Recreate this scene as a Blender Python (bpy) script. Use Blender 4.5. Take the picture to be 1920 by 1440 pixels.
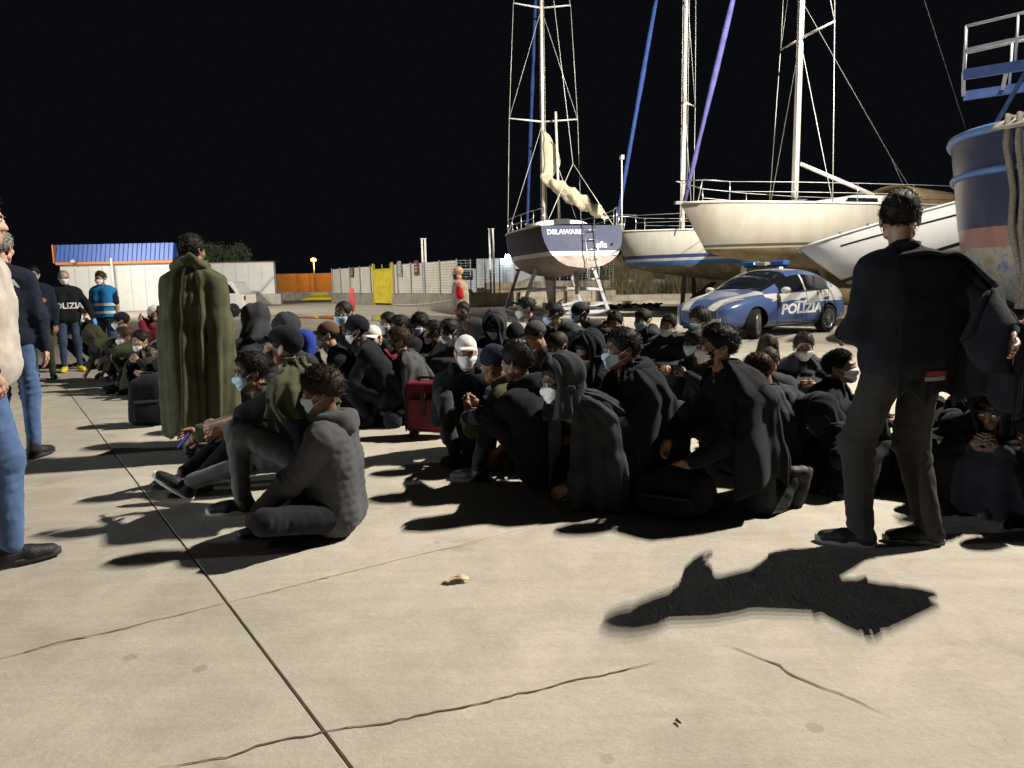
import bpy, bmesh, math, random
import numpy as np
from mathutils import Vector, Matrix, Euler

for _o in list(bpy.data.objects):
    bpy.data.objects.remove(_o)
scene = bpy.context.scene
COL = scene.collection
R = math.radians

# ------------------------------------------------------------------ camera
CAM_H = 1.30
FPX, CX, CY = 1400.0, 960.0, 720.0
PITCH = math.atan((720 - 528.4) / 1400.0)
ROLL = 0.02
_f = np.array([0, math.cos(PITCH), -math.sin(PITCH)])
_r0 = np.array([1.0, 0, 0]); _u0 = np.array([0, math.sin(PITCH), math.cos(PITCH)])
_r = _r0 * math.cos(ROLL) - _u0 * math.sin(ROLL)
_u = _u0 * math.cos(ROLL) + _r0 * math.sin(ROLL)
cam_data = bpy.data.cameras.new('camera')
cam_data.sensor_width = 36.0
cam_data.lens = 36.0 * FPX / 1920.0
cam_data.clip_start = 0.05
cam_data.clip_end = 2000.0
cam = bpy.data.objects.new('camera', cam_data)
COL.objects.link(cam)
M = Matrix.Identity(4)
for i in range(3):
    M[i][0] = _r[i]; M[i][1] = _u[i]; M[i][2] = -_f[i]
M[2][3] = CAM_H
cam.matrix_world = M
scene.camera = cam

# ------------------------------------------------------------------ night sky
world = bpy.data.worlds.new('World')
scene.world = world
world.use_nodes = True
nt = world.node_tree
bg = nt.nodes['Background']
sky = nt.nodes.new('ShaderNodeTexSky')
sky.sky_type = 'NISHITA'
sky.sun_disc = False
sky.sun_elevation = R(-9.0)
sky.sun_rotation = R(200.0)
_add = nt.nodes.new('ShaderNodeMixRGB'); _add.blend_type = 'ADD'; _add.inputs[0].default_value = 1.0
_add.inputs[2].default_value = (0.034, 0.037, 0.048, 1)
nt.links.new(sky.outputs[0], _add.inputs[1])
nt.links.new(_add.outputs[0], bg.inputs[0])
bg.inputs[1].default_value = 0.09

scene.view_settings.view_transform = 'Standard'
scene.view_settings.look = 'None'
scene.view_settings.exposure = 0.0
scene.view_settings.gamma = 1.0
scene.view_settings.use_curve_mapping = False
scene.render.engine = 'CYCLES'
scene.cycles.max_bounces = 6

# ------------------------------------------------------------------ flood lamps of the quay and an added fill lamp
MAST = Vector((11.5, 9.5, 0.0))
MAST_H = 13.0
def spot_lamp(name, loc, target, power, angle, radius, color, parent=None):
    l = bpy.data.lights.new(name, 'SPOT')
    l.energy = power; l.spot_size = R(angle); l.spot_blend = 1.0
    l.shadow_soft_size = radius; l.color = color
    o = bpy.data.objects.new(name, l); COL.objects.link(o)
    o.location = loc
    o.rotation_euler = (Vector(target) - Vector(loc)).to_track_quat('-Z', 'Y').to_euler()
    return o
WARM = (1.0, 0.93, 0.80)
FLOOD = [  # offset along the cross bar, aim point, power, cone
    (-0.75, (-1.0, 2.5, 0), 7600, 96),
    (-0.45, (-1.0, 3.0, 0), 7600, 96),
    (-0.15, (-2.0, 4.0, 0), 7600, 96),
    (0.15, (-2.0, 6.0, 0), 7600, 96),
    (0.45, (0.5, 25.0, 5.5), 15500, 96),
    (0.75, (-4.0, 40.0, 0), 48000, 66),
    (1.10, (8.8, 17.8, 1.2), 6500, 76),
]
MAST2 = Vector((-30.0, 32.0, 0.0))      # second mast, lighting the sheds and the screened fence
MAST2_H = 12.0
FLOOD2 = [(-0.35, (-20.0, 46.0, 1), 12000, 100), (0.35, (-6.0, 47.0, 1), 26000, 84)]
FILL_POLE = Vector((-25.0, 1.0, 0.0))       # unseen low lamp far left, added as fill for faces and masks
FILL_POLE_H = 2.7
FILL_LAMP = [(0.4, (0.5, 7.5, 0.7), 11500, 40)]
COOL = (0.86, 0.95, 1.0)

# ------------------------------------------------------------------ helpers
def ray(px, py):
    d = _f + _r * ((px - CX) / FPX) - _u * ((py - CY) / FPX)
    return d
def at_depth(px, py, Y):
    d = ray(px, py); t = Y / d[1]
    return Vector((d[0] * t, Y, CAM_H + d[2] * t))
def ground(px, py, z=0.0):
    d = ray(px, py); t = (z - CAM_H) / d[2]
    return Vector((d[0] * t, d[1] * t, z))
def proj(p):
    d = np.array(p) - np.array([0, 0, CAM_H])
    w = d @ _f
    return (CX + FPX * (d @ _r) / w, CY - FPX * (d @ _u) / w)

# ---- materials
MATS = {}
def mat(name, color, rough=0.8, metallic=0.0, var=0.15, scale=6.0, bump=0.0, bscale=40.0, spec=0.3,
        emit=None, estr=0.0, alpha=None, trans=0.0, sheen=0.0, dark=None, coat=0.0, detail=5.0):
    if name in MATS: return MATS[name]
    m = bpy.data.materials.new(name); m.use_nodes = True
    t = m.node_tree; b = t.nodes['Principled BSDF']
    b.inputs['Roughness'].default_value = rough
    b.inputs['Metallic'].default_value = metallic
    b.inputs['Specular IOR Level'].default_value = spec
    if coat: b.inputs['Coat Weight'].default_value = coat; b.inputs['Coat Roughness'].default_value = 0.08
    if sheen:
        b.inputs['Sheen Weight'].default_value = sheen
        b.inputs['Sheen Roughness'].default_value = 0.6
    if trans: b.inputs['Transmission Weight'].default_value = trans
    tc = t.nodes.new('ShaderNodeTexCoord')
    if var > 0:
        n = t.nodes.new('ShaderNodeTexNoise'); n.inputs['Scale'].default_value = scale; n.inputs['Detail'].default_value = detail
        t.links.new(tc.outputs['Object'], n.inputs['Vector'])
        mp = t.nodes.new('ShaderNodeMapRange')
        mp.inputs[1].default_value = 0.3; mp.inputs[2].default_value = 0.7
        t.links.new(n.outputs['Fac'], mp.inputs[0])
        mx = t.nodes.new('ShaderNodeMixRGB')
        c0 = dark if dark else tuple(c * (1 - var) for c in color)
        c1 = tuple(min(1.0, c * (1 + var)) for c in color)
        mx.inputs[1].default_value = (*c0, 1); mx.inputs[2].default_value = (*c1, 1)
        t.links.new(mp.outputs[0], mx.inputs[0]); t.links.new(mx.outputs[0], b.inputs['Base Color'])
    else:
        b.inputs['Base Color'].default_value = (*color, 1)
    if bump > 0:
        n2 = t.nodes.new('ShaderNodeTexNoise'); n2.inputs['Scale'].default_value = bscale; n2.inputs['Detail'].default_value = 4
        t.links.new(tc.outputs['Object'], n2.inputs['Vector'])
        bp = t.nodes.new('ShaderNodeBump'); bp.inputs['Strength'].default_value = bump; bp.inputs['Distance'].default_value = 0.02
        t.links.new(n2.outputs['Fac'], bp.inputs['Height']); t.links.new(bp.outputs[0], b.inputs['Normal'])
    if emit:
        b.inputs['Emission Color'].default_value = (*emit, 1); b.inputs['Emission Strength'].default_value = estr
    MATS[name] = m
    return m

# ---- objects
def link(o, parent=None):
    COL.objects.link(o)
    if parent is not None: o.parent = parent
    return o
def empty(name, loc=(0, 0, 0), rz=0.0, label=None, cat=None, group=None):
    o = bpy.data.objects.new(name, None); COL.objects.link(o)
    o.location = loc; o.rotation_euler = (0, 0, rz); o.empty_display_size = 0.1
    tag(o, label, cat, group)
    return o
def tag(o, label=None, cat=None, group=None, kind=None):
    if label: o['label'] = label
    if cat: o['category'] = cat
    if group: o['group'] = group
    if kind: o['kind'] = kind
    return o
def mesh_from(name, V, F, smooth=True):
    me = bpy.data.meshes.new(name)
    V = np.asarray(V, dtype=float)
    me.from_pydata([tuple(v) for v in V.tolist()], [], [tuple(f) for f in (F.tolist() if hasattr(F, 'tolist') else F)])
    if smooth: me.polygons.foreach_set('use_smooth', [True] * len(me.polygons))
    me.update()
    return me
def obj(name, me, material=None, parent=None, loc=None, rot=None):
    o = bpy.data.objects.new(name, me)
    if material is not None:
        if isinstance(material, (list, tuple)):
            for m in material: me.materials.append(m)
        elif len(me.materials) == 0: me.materials.append(material)
        elif me.materials[0] != material:
            o.material_slots[0].link = 'OBJECT'; o.material_slots[0].material = material
    link(o, parent)
    if loc is not None: o.location = loc
    if rot is not None: o.rotation_euler = rot
    return o

class MB:
    """collects simple shapes into one mesh"""
    def __init__(s): s.V = []; s.F = []
    def add(s, V, F):
        n = len(s.V)
        s.V.extend([tuple(float(c) for c in v) for v in V]); s.F.extend([tuple(int(i) + n for i in f) for f in F]); return s
    def box(s, c, size, rot=None):
        hx, hy, hz = size[0] / 2, size[1] / 2, size[2] / 2
        P = [Vector((x, y, z)) for x in (-hx, hx) for y in (-hy, hy) for z in (-hz, hz)]
        if rot is not None:
            m = Euler(rot).to_matrix(); P = [m @ p for p in P]
        P = [p + Vector(c) for p in P]
        return s.add(P, [(0, 1, 3, 2), (4, 6, 7, 5), (0, 4, 5, 1), (2, 3, 7, 6), (0, 2, 6, 4), (1, 5, 7, 3)])
    def bar(s, a, b, w, h=None, up=(0, 0, 1)):
        a = Vector(a); b = Vector(b); h = w if h is None else h
        d = (b - a).normalized(); u = Vector(up)
        if abs(d.dot(u)) > 0.98: u = Vector((1, 0, 0))
        x = d.cross(u).normalized(); y = x.cross(d).normalized()
        P = []
        for p in (a, b):
            for sx, sy in ((-1, -1), (1, -1), (1, 1), (-1, 1)): P.append(p + x * sx * w / 2 + y * sy * h / 2)
        return s.add(P, [(0, 1, 2, 3), (7, 6, 5, 4), (0, 4, 5, 1), (1, 5, 6, 2), (2, 6, 7, 3), (3, 7, 4, 0)])
    def tube(s, pts, r, n=6, cap=True):
        pts = [Vector(p) for p in pts]; k = len(pts)
        rs = r if isinstance(r, (list, tuple)) else [r] * k
        base = len(s.V); up = Vector((0.13, 0.21, 1)).normalized()
        px = None
        for i, p in enumerate(pts):
            d = (pts[min(i + 1, k - 1)] - pts[max(i - 1, 0)])
            if d.length < 1e-9: d = Vector((0, 0, 1))
            d.normalize()
            if px is None:
                u = up if abs(d.dot(up)) < 0.95 else Vector((1, 0, 0))
                x = d.cross(u).normalized()
            else:
                x = (px - d * px.dot(d))
                x = x.normalized() if x.length > 1e-6 else d.orthogonal().normalized()
            px = x; y = d.cross(x)
            for j in range(n):
                a = 2 * math.pi * j / n
                q = p + (x * math.cos(a) + y * math.sin(a)) * rs[i]
                s.V.append(tuple(q))
        for i in range(k - 1):
            for j in range(n):
                a = base + i * n + j; b = base + i * n + (j + 1) % n
                s.F.append((a, b, b + n, a + n))
        if cap:
            s.F.append(tuple(base + j for j in range(n))[::-1]); s.F.append(tuple(base + (k - 1) * n + j for j in range(n)))
        return s
    def lathe(s, prof, n=24, axis='Z', c=(0, 0, 0)):
        base = len(s.V)
        for (rr, z) in prof:
            for j in range(n):
                a = 2 * math.pi * j / n; x, y = rr * math.cos(a), rr * math.sin(a)
                p = (x, y, z) if axis == 'Z' else ((z, x, y) if axis == 'X' else (x, z, y))
                s.V.append((p[0] + c[0], p[1] + c[1], p[2] + c[2]))
        for i in range(len(prof) - 1):
            for j in range(n):
                a = base + i * n + j; b = base + i * n + (j + 1) % n
                s.F.append((a, b, b + n, a + n))
        return s
    def grid(s, P, closed_u=False):
        """P[i][j] rows"""
        base = len(s.V); k = len(P); n = len(P[0])
        for row in P:
            for p in row: s.V.append(tuple(float(c) for c in p))
        for i in range(k - 1):
            for j in range(n if closed_u else n - 1):
                a = base + i * n + j; b = base + i * n + (j + 1) % n
                s.F.append((a, b, b + n, a + n))
        return s
    def mesh(s, name, smooth=False): return mesh_from(name, s.V, s.F, smooth)
    def build(s, name, material, parent=None, smooth=False, loc=None, rot=None):
        return obj(name, s.mesh(name, smooth), material, parent, loc, rot)

def text_mesh(body, size=1.0, extrude=0.002, shear=0.0, bold=0.0, width=None):
    c = bpy.data.curves.new('lettering', 'FONT')
    c.body = body; c.size = size; c.extrude = extrude; c.shear = shear; c.offset = bold
    c.align_x = 'CENTER'; c.align_y = 'CENTER'; c.resolution_u = 3
    o = bpy.data.objects.new('lettering', c); COL.objects.link(o)
    dg = bpy.context.evaluated_depsgraph_get()
    me = bpy.data.meshes.new_from_object(o.evaluated_get(dg))
    bpy.data.objects.remove(o)
    if width:
        xs = [v.co.x for v in me.vertices]; w = max(xs) - min(xs); m = (max(xs) + min(xs)) / 2
        for v in me.vertices: v.co.x = (v.co.x - m) * width / w
    return me
def bevel(o, w=0.01, seg=2):
    m = o.modifiers.new('bevel', 'BEVEL'); m.width = w; m.segments = seg; m.limit_method = 'ANGLE'
    return o
# ================================================================== people: builders
NP = np.array
def unit(v):
    v = NP(v, float); return v / max(1e-9, np.linalg.norm(v))
def rotx(a):
    c, s = math.cos(a), math.sin(a); return NP([[1, 0, 0], [0, c, -s], [0, s, c]])
def roty(a):
    c, s = math.cos(a), math.sin(a); return NP([[c, 0, s], [0, 1, 0], [-s, 0, c]])
def rotz(a):
    c, s = math.cos(a), math.sin(a); return NP([[c, -s, 0], [s, c, 0], [0, 0, 1]])

def wnoise(P, seed, freq, warp=0.6, n=5):
    rs = np.random.RandomState(seed); out = np.zeros(len(P))
    Q = P + warp / freq * np.sin(P[:, [1, 2, 0]] * freq * 0.7 + rs.rand(3) * 6)
    for i in range(n):
        k = rs.randn(3); k /= np.linalg.norm(k); k *= freq * (0.7 + 1.1 * rs.rand())
        out += np.sin(Q @ k + rs.rand() * 6.28)
    return out / n * 1.4

def sdf_mesh(caps, h, k=0.03):
    """smooth union of round cones -> surface-nets mesh. caps: (p0,p1,r0,r1)"""
    P0 = NP([c[0] for c in caps]); P1 = NP([c[1] for c in caps]); R0 = NP([c[2] for c in caps]); R1 = NP([c[3] for c in caps])
    rm = np.maximum(R0, R1)[:, None]
    lo = np.minimum(P0, P1) - rm; hi = np.maximum(P0, P1) + rm
    o = lo.min(0) - 2.5 * h - k * 0.3; e = hi.max(0) + 2.5 * h + k * 0.3
    n = np.ceil((e - o) / h).astype(int) + 1
    f = np.full(n, 1.0)
    ax = [o[i] + h * np.arange(n[i]) for i in range(3)]
    for p0, p1, r0, r1, l, u in zip(P0, P1, R0, R1, lo, hi):
        i0 = np.maximum(0, np.floor((l - k - 2 * h - o) / h).astype(int)); i1 = np.minimum(n, np.ceil((u + k + 2 * h - o) / h).astype(int) + 1)
        X = ax[0][i0[0]:i1[0]][:, None, None]; Y = ax[1][i0[1]:i1[1]][None, :, None]; Z = ax[2][i0[2]:i1[2]][None, None, :]
        d = p1 - p0; dd = max(1e-9, d @ d)
        t = np.clip(((X - p0[0]) * d[0] + (Y - p0[1]) * d[1] + (Z - p0[2]) * d[2]) / dd, 0, 1)
        g = np.sqrt((X - p0[0] - t * d[0]) ** 2 + (Y - p0[1] - t * d[1]) ** 2 + (Z - p0[2] - t * d[2]) ** 2) - (r0 + (r1 - r0) * t)
        s = f[i0[0]:i1[0], i0[1]:i1[1], i0[2]:i1[2]]
        hh = np.clip(0.5 + 0.5 * (s - g) / k, 0, 1)
        s[...] = s * (1 - hh) + g * hh - k * hh * (1 - hh)
    return surface_nets(f, o, h)

def surface_nets(f, o, h):
    S = f < 0
    c = [S[a:S.shape[0] - 1 + a, b:S.shape[1] - 1 + b, d:S.shape[2] - 1 + d] for a in (0, 1) for b in (0, 1) for d in (0, 1)]
    tot = sum(x.astype(np.int8) for x in c)
    act = (tot > 0) & (tot < 8)
    I = np.argwhere(act)
    idx = np.full(act.shape, -1, dtype=np.int64); idx[act] = np.arange(len(I))
    vals = np.stack([f[I[:, 0] + a, I[:, 1] + b, I[:, 2] + d] for a in (0, 1) for b in (0, 1) for d in (0, 1)], 1)
    offs = NP([(a, b, d) for a in (0, 1) for b in (0, 1) for d in (0, 1)], float)
    acc = np.zeros((len(I), 3)); cnt = np.zeros(len(I))
    for a in range(8):
        for b in range(a + 1, 8):
            if abs(offs[a] - offs[b]).sum() != 1: continue
            va, vb = vals[:, a], vals[:, b]; m = (va < 0) != (vb < 0)
            t = np.where(m, va / np.where(m, va - vb, 1), 0)
            p = offs[a] + t[:, None] * (offs[b] - offs[a])
            acc[m] += p[m]; cnt[m] += 1
    V = (I + acc / np.maximum(cnt, 1)[:, None]) * h + o
    F = []
    for axis in range(3):
        sl0 = [slice(None)] * 3; sl1 = [slice(None)] * 3
        sl0[axis] = slice(0, -1); sl1[axis] = slice(1, None)
        A = S[tuple(sl0)]; B = S[tuple(sl1)]; ch = A != B
        E = np.argwhere(ch)
        b, d = (axis + 1) % 3, (axis + 2) % 3
        ok = (E[:, b] > 0) & (E[:, d] > 0) & (E[:, b] < idx.shape[b]) & (E[:, d] < idx.shape[d])
        E = E[ok]
        flip = B[tuple(E.T)]
        def q(db, dd):
            G = E.copy(); G[:, b] += db; G[:, d] += dd; return idx[tuple(G.T)]
        Q = np.stack([q(-1, -1), q(0, -1), q(0, 0), q(-1, 0)], 1)
        Q[flip] = Q[flip][:, ::-1]
        F.append(Q)
    F = np.concatenate(F); F = F[(F >= 0).all(1)]
    return V, F

def vnormals(V, F):
    N = np.zeros_like(V)
    a = V[F[:, 2]] - V[F[:, 0]]; b = V[F[:, 3]] - V[F[:, 1]]
    fn = np.cross(a, b)
    for i in range(4): np.add.at(N, F[:, i], fn)
    return N / np.maximum(1e-9, np.linalg.norm(N, axis=1))[:, None]

# ---------------- head
def ell(p, c, r):
    q = (p - NP(c)) / NP(r); return (np.linalg.norm(q, axis=1) - 1) * min(r)
def capd(p, a, b, r0, r1):
    a = NP(a, float); b = NP(b, float); d = b - a; t = np.clip(((p - a) @ d) / (d @ d), 0, 1)
    return np.linalg.norm(p - a - t[:, None] * d, axis=1) - (r0 + (r1 - r0) * t)
def smin(a, b, k):
    h = np.clip(0.5 + 0.5 * (b - a) / k, 0, 1); return b * (1 - h) + a * h - k * h * (1 - h)
HC0 = NP([0, -0.012, -0.005])
def head_f(p, detail=True):
    f = ell(p, (0, 0.014, 0.030), (0.076, 0.098, 0.086))
    f = smin(f, ell(p, (0, -0.030, -0.045), (0.060, 0.063, 0.072)), 0.03)
    f = smin(f, capd(p, (-0.012, -0.072, -0.098), (0.012, -0.072, -0.098), 0.020, 0.020), 0.03)
    f = smin(f, capd(p, (-0.05, -0.01, -0.075), (0.05, -0.01, -0.0751), 0.018, 0.018), 0.03)
    if detail:
        f = smin(f, capd(p, (-0.034, -0.080, 0.014), (0.034, -0.080, 0.0141), 0.013, 0.013), 0.015)
        for s in (-1, 1):
            f = smin(f, capd(p, (s * .046, -0.060, -0.026), (s * .047, -0.055, -0.03), 0.022, 0.022), 0.02)
            e = -capd(p, (s * .031, -0.105, -0.004), (s * .034, -0.104, -0.004), 0.015, 0.015)
            f = -smin(-f, -np.maximum(e, -9), 0.012) if False else np.maximum(f, e) if False else -smin(-f, capd(p, (s * .030, -0.107, -0.005), (s * .036, -0.104, -0.005), 0.014, 0.014), 0.012)
        f = smin(f, capd(p, (0, -0.088, 0.000), (0, -0.106, -0.036), 0.008, 0.013), 0.010)
        f = smin(f, capd(p, (-.014, -0.094, -0.040), (.014, -0.094, -0.0401), 0.009, 0.009), 0.008)
        f = smin(f, capd(p, (-.018, -0.082, -0.066), (.018, -0.082, -0.0661), 0.010, 0.010), 0.010)
    return f
def head_rad(D, detail=True):
    lo = np.full(len(D), 0.03); hi = np.full(len(D), 0.19)
    for _ in range(18):
        m = (lo + hi) / 2; ins = head_f(HC0 + D * m[:, None], detail) < 0
        lo = np.where(ins, m, lo); hi = np.where(ins, hi, m)
    return (lo + hi) / 2
def dirs(nu, nv):
    D = []
    for i in range(nv + 1):
        el = -math.pi / 2 + math.pi * i / nv
        for j in range(nu):
            az = 2 * math.pi * j / nu      # 0 = forward
            D.append((math.cos(el) * math.sin(az), -math.cos(el) * math.cos(az), math.sin(el)))
    F = [(i * nu + j, i * nu + (j + 1) % nu, (i + 1) * nu + (j + 1) % nu, (i + 1) * nu + j) for i in range(nv) for j in range(nu)]
    return NP(D), NP(F)
def ear_mesh(s):
    mb = MB(); n = 10
    prof = []
    rows = []
    for i in range(7):
        e = -math.pi / 2 + math.pi * i / 6; row = []
        for j in range(n):
            a = 2 * math.pi * j / n
            p = NP([math.cos(e) * math.cos(a) * 0.010, math.cos(e) * math.sin(a) * 0.021, math.sin(e) * 0.033])
            if p[0] * s > 0: p[0] *= (0.4 if abs(p[2]) < 0.02 and abs(p[1]) < 0.013 else 1.0)
            p = rotx(R(-12)) @ rotz(R(-25 * s)) @ p
            row.append(p + NP([s * 0.079, 0.016, -0.012]))
        rows.append(row)
    mb.grid(rows, True); return NP(mb.V), NP(mb.F)
_hd = {}
def head_mesh(lod):
    if lod not in _hd:
        nu, nv = ((56, 44), (36, 28), (24, 20))[lod]
        D, F = dirs(nu, nv)
        V = HC0 + D * head_rad(D)[:, None]
        parts = [(V, F)] + [ear_mesh(s) for s in (-1, 1)]
        Vs = []; Fs = []; n = 0
        for v, f in parts: Vs.append(v); Fs.append(f + n); n += len(v)
        _hd[lod] = (np.concatenate(Vs), np.concatenate(Fs))
    return _hd[lod]

def hairline(D, style):
    az = np.arctan2(D[:, 0], -D[:, 1]); a = np.abs(az)
    front, side, back = {'short': (0.60, 0.02, -0.42), 'receding': (0.84, 0.10, -0.40), 'buzz': (0.60, 0.05, -0.40), 'curly': (0.52, 0.00, -0.40),
                         'long': (0.62, -0.55, -0.95), 'beanie': (0.34, 0.05, -0.30), 'cap': (0.46, 0.28, -0.02), 'fade': (0.58, 0.22, -0.1)}[style]
    x = np.interp(a, [0, 0.55, 0.95, 1.25, 1.55, 2.0, 2.6, math.pi],
                  [front, front - 0.02, (front + side) * .55, side + .02, side - 0.12 if style not in ('cap', 'beanie') else side, side * 0.6 + back * .4, back, back])
    return D[:, 2] - x
def shell(style, thick, lod, seed, noise=0.0, nf=60, smoothhead=True):
    nu, nv = ((72, 54), (40, 30), (28, 22))[lod]
    D, F = dirs(nu, nv)
    m = hairline(D, style)
    rs = np.random.RandomState(seed)
    th = thick * np.clip(m / 0.28, 0, 1) ** 0.6 - 0.003 * (m < 0.03)
    rr = head_rad(D, False) + th
    if noise: rr = rr + noise * np.clip(m / 0.2, 0, 1) * wnoise(D, seed, nf, n=6)
    V = HC0 + D * rr[:, None]
    keep = (m[F] > -0.02).sum(1) >= 3
    F = F[keep]
    used = np.unique(F); mp = -np.ones(len(V), int); mp[used] = np.arange(len(used))
    return V[used], mp[F], D[used], m[used]
def hair_geo(style, lod, seed):
    thick = {'short': 0.012, 'curly': 0.026, 'buzz': 0.004, 'receding': 0.006, 'long': 0.020, 'fade': 0.010}[style]
    nz = {'short': 0.003, 'curly': 0.006, 'buzz': 0.0, 'receding': 0.001, 'long': 0.003, 'fade': 0.005}[style]
    V, F, D, m = shell('short' if style == 'fade' else style, thick, lod, seed, nz, 38 if style == 'curly' else 14)
    rs = np.random.RandomState(seed + 1)
    mb = MB(); mb.V = [tuple(v) for v in V]; mb.F = [tuple(f) for f in F]
    if style in ('short', 'curly', 'fade', 'long') and lod < 2:
        cnt = (3000 if style == 'curly' else 4200) if lod == 0 else 900
        ok = np.where(m > 0.02)[0]
        L = 0.018 if style == 'curly' else 0.016
        w = (0.0018 if style == 'curly' else 0.0016) if lod == 0 else 0.003
        for q in rs.choice(ok, cnt):
            d = D[q] + rs.randn(3) * 0.05; d = unit(d); p = V[q] + rs.randn(3) * 0.004 - d * 0.004
            if style == 'curly': t = unit(d * 0.8 + rs.randn(3) * 0.8)
            else: t = unit(d * 0.20 + NP([0, 0.6, -0.25]) * (1 if d[2] < .75 else .2) + NP([0, -.6, 0]) * (d[2] > .8) + rs.randn(3) * 0.14)
            s = unit(np.cross(t, rs.randn(3))) * w
            l = L * (0.5 + rs.rand())
            p2 = p + t * l * 0.6 + d * (0.004 if style == 'curly' else .003); p3 = p + t * l + (rs.randn(3) * 0.006 if style == 'curly' else NP([0, 0, -0.004]))
            n = len(mb.V); mb.V += [tuple(p - s), tuple(p + s), tuple(p2 - s * .7), tuple(p2 + s * .7), tuple(p3)]
            mb.F += [(n, n + 1, n + 3, n + 2), (n + 2, n + 3, n + 4)]
    if style == 'long':
        for j in range(60):
            a = rs.uniform(0.9, 2 * math.pi - 0.9); x, y = math.sin(a) * .085, -math.cos(a) * .10 + .012
            pts = [(x, y, 0.02), (x * 1.12, y * 1.1, -.06), (x * 1.1 + rs.randn() * .012, y * 1.05 + rs.randn() * .012, -.15), (x * .95 + rs.randn() * .02, y + rs.randn() * .02, -.24 - rs.rand() * .05)]
            mb.tube(pts, [.014, .016, .013, .003], 5)
    return mb
def cap_geo(lod, seed, back=False):
    V, F, D, m = shell('cap', 0.008, lod, seed, 0.0006, 12)
    V = V.copy(); V[:, 2] += 0.003 * np.clip(D[:, 2], 0, 1)
    mb = MB(); mb.V = [tuple(v) for v in V]; mb.F = [tuple(f) for f in F]
    rows = []
    for i in range(6):
        t = i / 5; row = []
        for j in range(15):
            u = -1 + 2 * j / 14; a = u * 1.12
            x = math.sin(a) * (0.086 - .004 * t); y = -0.013 - math.cos(a) * 0.100 - t * 0.072 * (1 - 0.62 * u * u) ** 0.5
            z = 0.054 - 0.016 * u * u - t * 0.008 - 0.012 * u * u * t
            row.append((x, y, z))
        rows.append(row)
    top = rows; bot = [[(p[0], p[1] + .002, p[2] - 0.005) for p in r] for r in rows]
    mb.grid(top); mb.grid([r[::-1] for r in bot])
    mb.tube([(0, 0.014, 0.119), (0, 0.014, 0.131)], [.009, .004], 8)
    if back:
        mb.V = [(-v[0], -v[1] + 0.012, v[2]) for v in mb.V]
    return mb
def beanie_geo(lod, seed):
    V, F, D, m = shell('beanie', 0.016, lod, seed, 0.0022, 26)
    V = V.copy(); band = (m < 0.2); V[band] += (D[band] * 0.005)
    V[:, 2] += 0.014 * np.clip(D[:, 2], 0, 1) ** 3
    mb = MB(); mb.V = [tuple(v) for v in V]; mb.F = [tuple(f) for f in F]; return mb
def hood_geo(lod, seed, openang=50, drop=0.20, fat=0.034, flare=1.0):
    """loose cowl: dome over the skull that falls to the shoulders, open at the face"""
    nu, nd, ns = ((72, 22, 20), (48, 14, 12), (32, 10, 8))[lod]
    rs = np.random.RandomState(seed); ph = rs.rand(5) * 6.28; rows = []
    for i in range(nd + ns):
        if i < nd: el = R(88 - 92 * i / (nd - 1)); sk = 0.0
        else: el = R(-4); sk = (i - nd + 1) / ns
        op = R(openang) * min(1.0, max(0.0, (R(88) - el) / R(50))) ** .8 * (1 - .55 * sk)
        az = math.pi + np.linspace(-1, 1, nu) * (math.pi - op)
        D = np.stack([math.cos(el) * np.sin(az), -math.cos(el) * np.cos(az), np.full(nu, math.sin(el))], 1)
        r = head_rad(D, False) + fat + .012 * math.sin(math.pi * min(1, i / nd)) + .022 * np.clip(np.cos(az - math.pi), 0, 1) * math.cos(el) * (1 - sk)
        r = r + .006 * np.sin(5 * az + ph[0] + 2 * el) + .004 * np.sin(11 * az + ph[1] + 5 * sk)
        P = HC0 + D * r[:, None]
        if sk > 0:
            g = 1 + .75 * flare * sk ** 1.4; P[:, 0] *= g; P[:, 1] = (P[:, 1] - .02) * (1 + .45 * flare * sk ** 1.4) + .02
            P[:, 2] -= drop * sk; fo = 1 + (.10 * sk) * np.sin(7 * az + ph[2] + 3 * sk) + .05 * sk * np.sin(13 * az + ph[3]); P[:, 0] *= fo; P[:, 1] *= fo
        rows.append([tuple(q) for q in P])
    mb = MB(); mb.grid(rows); return mb
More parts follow.
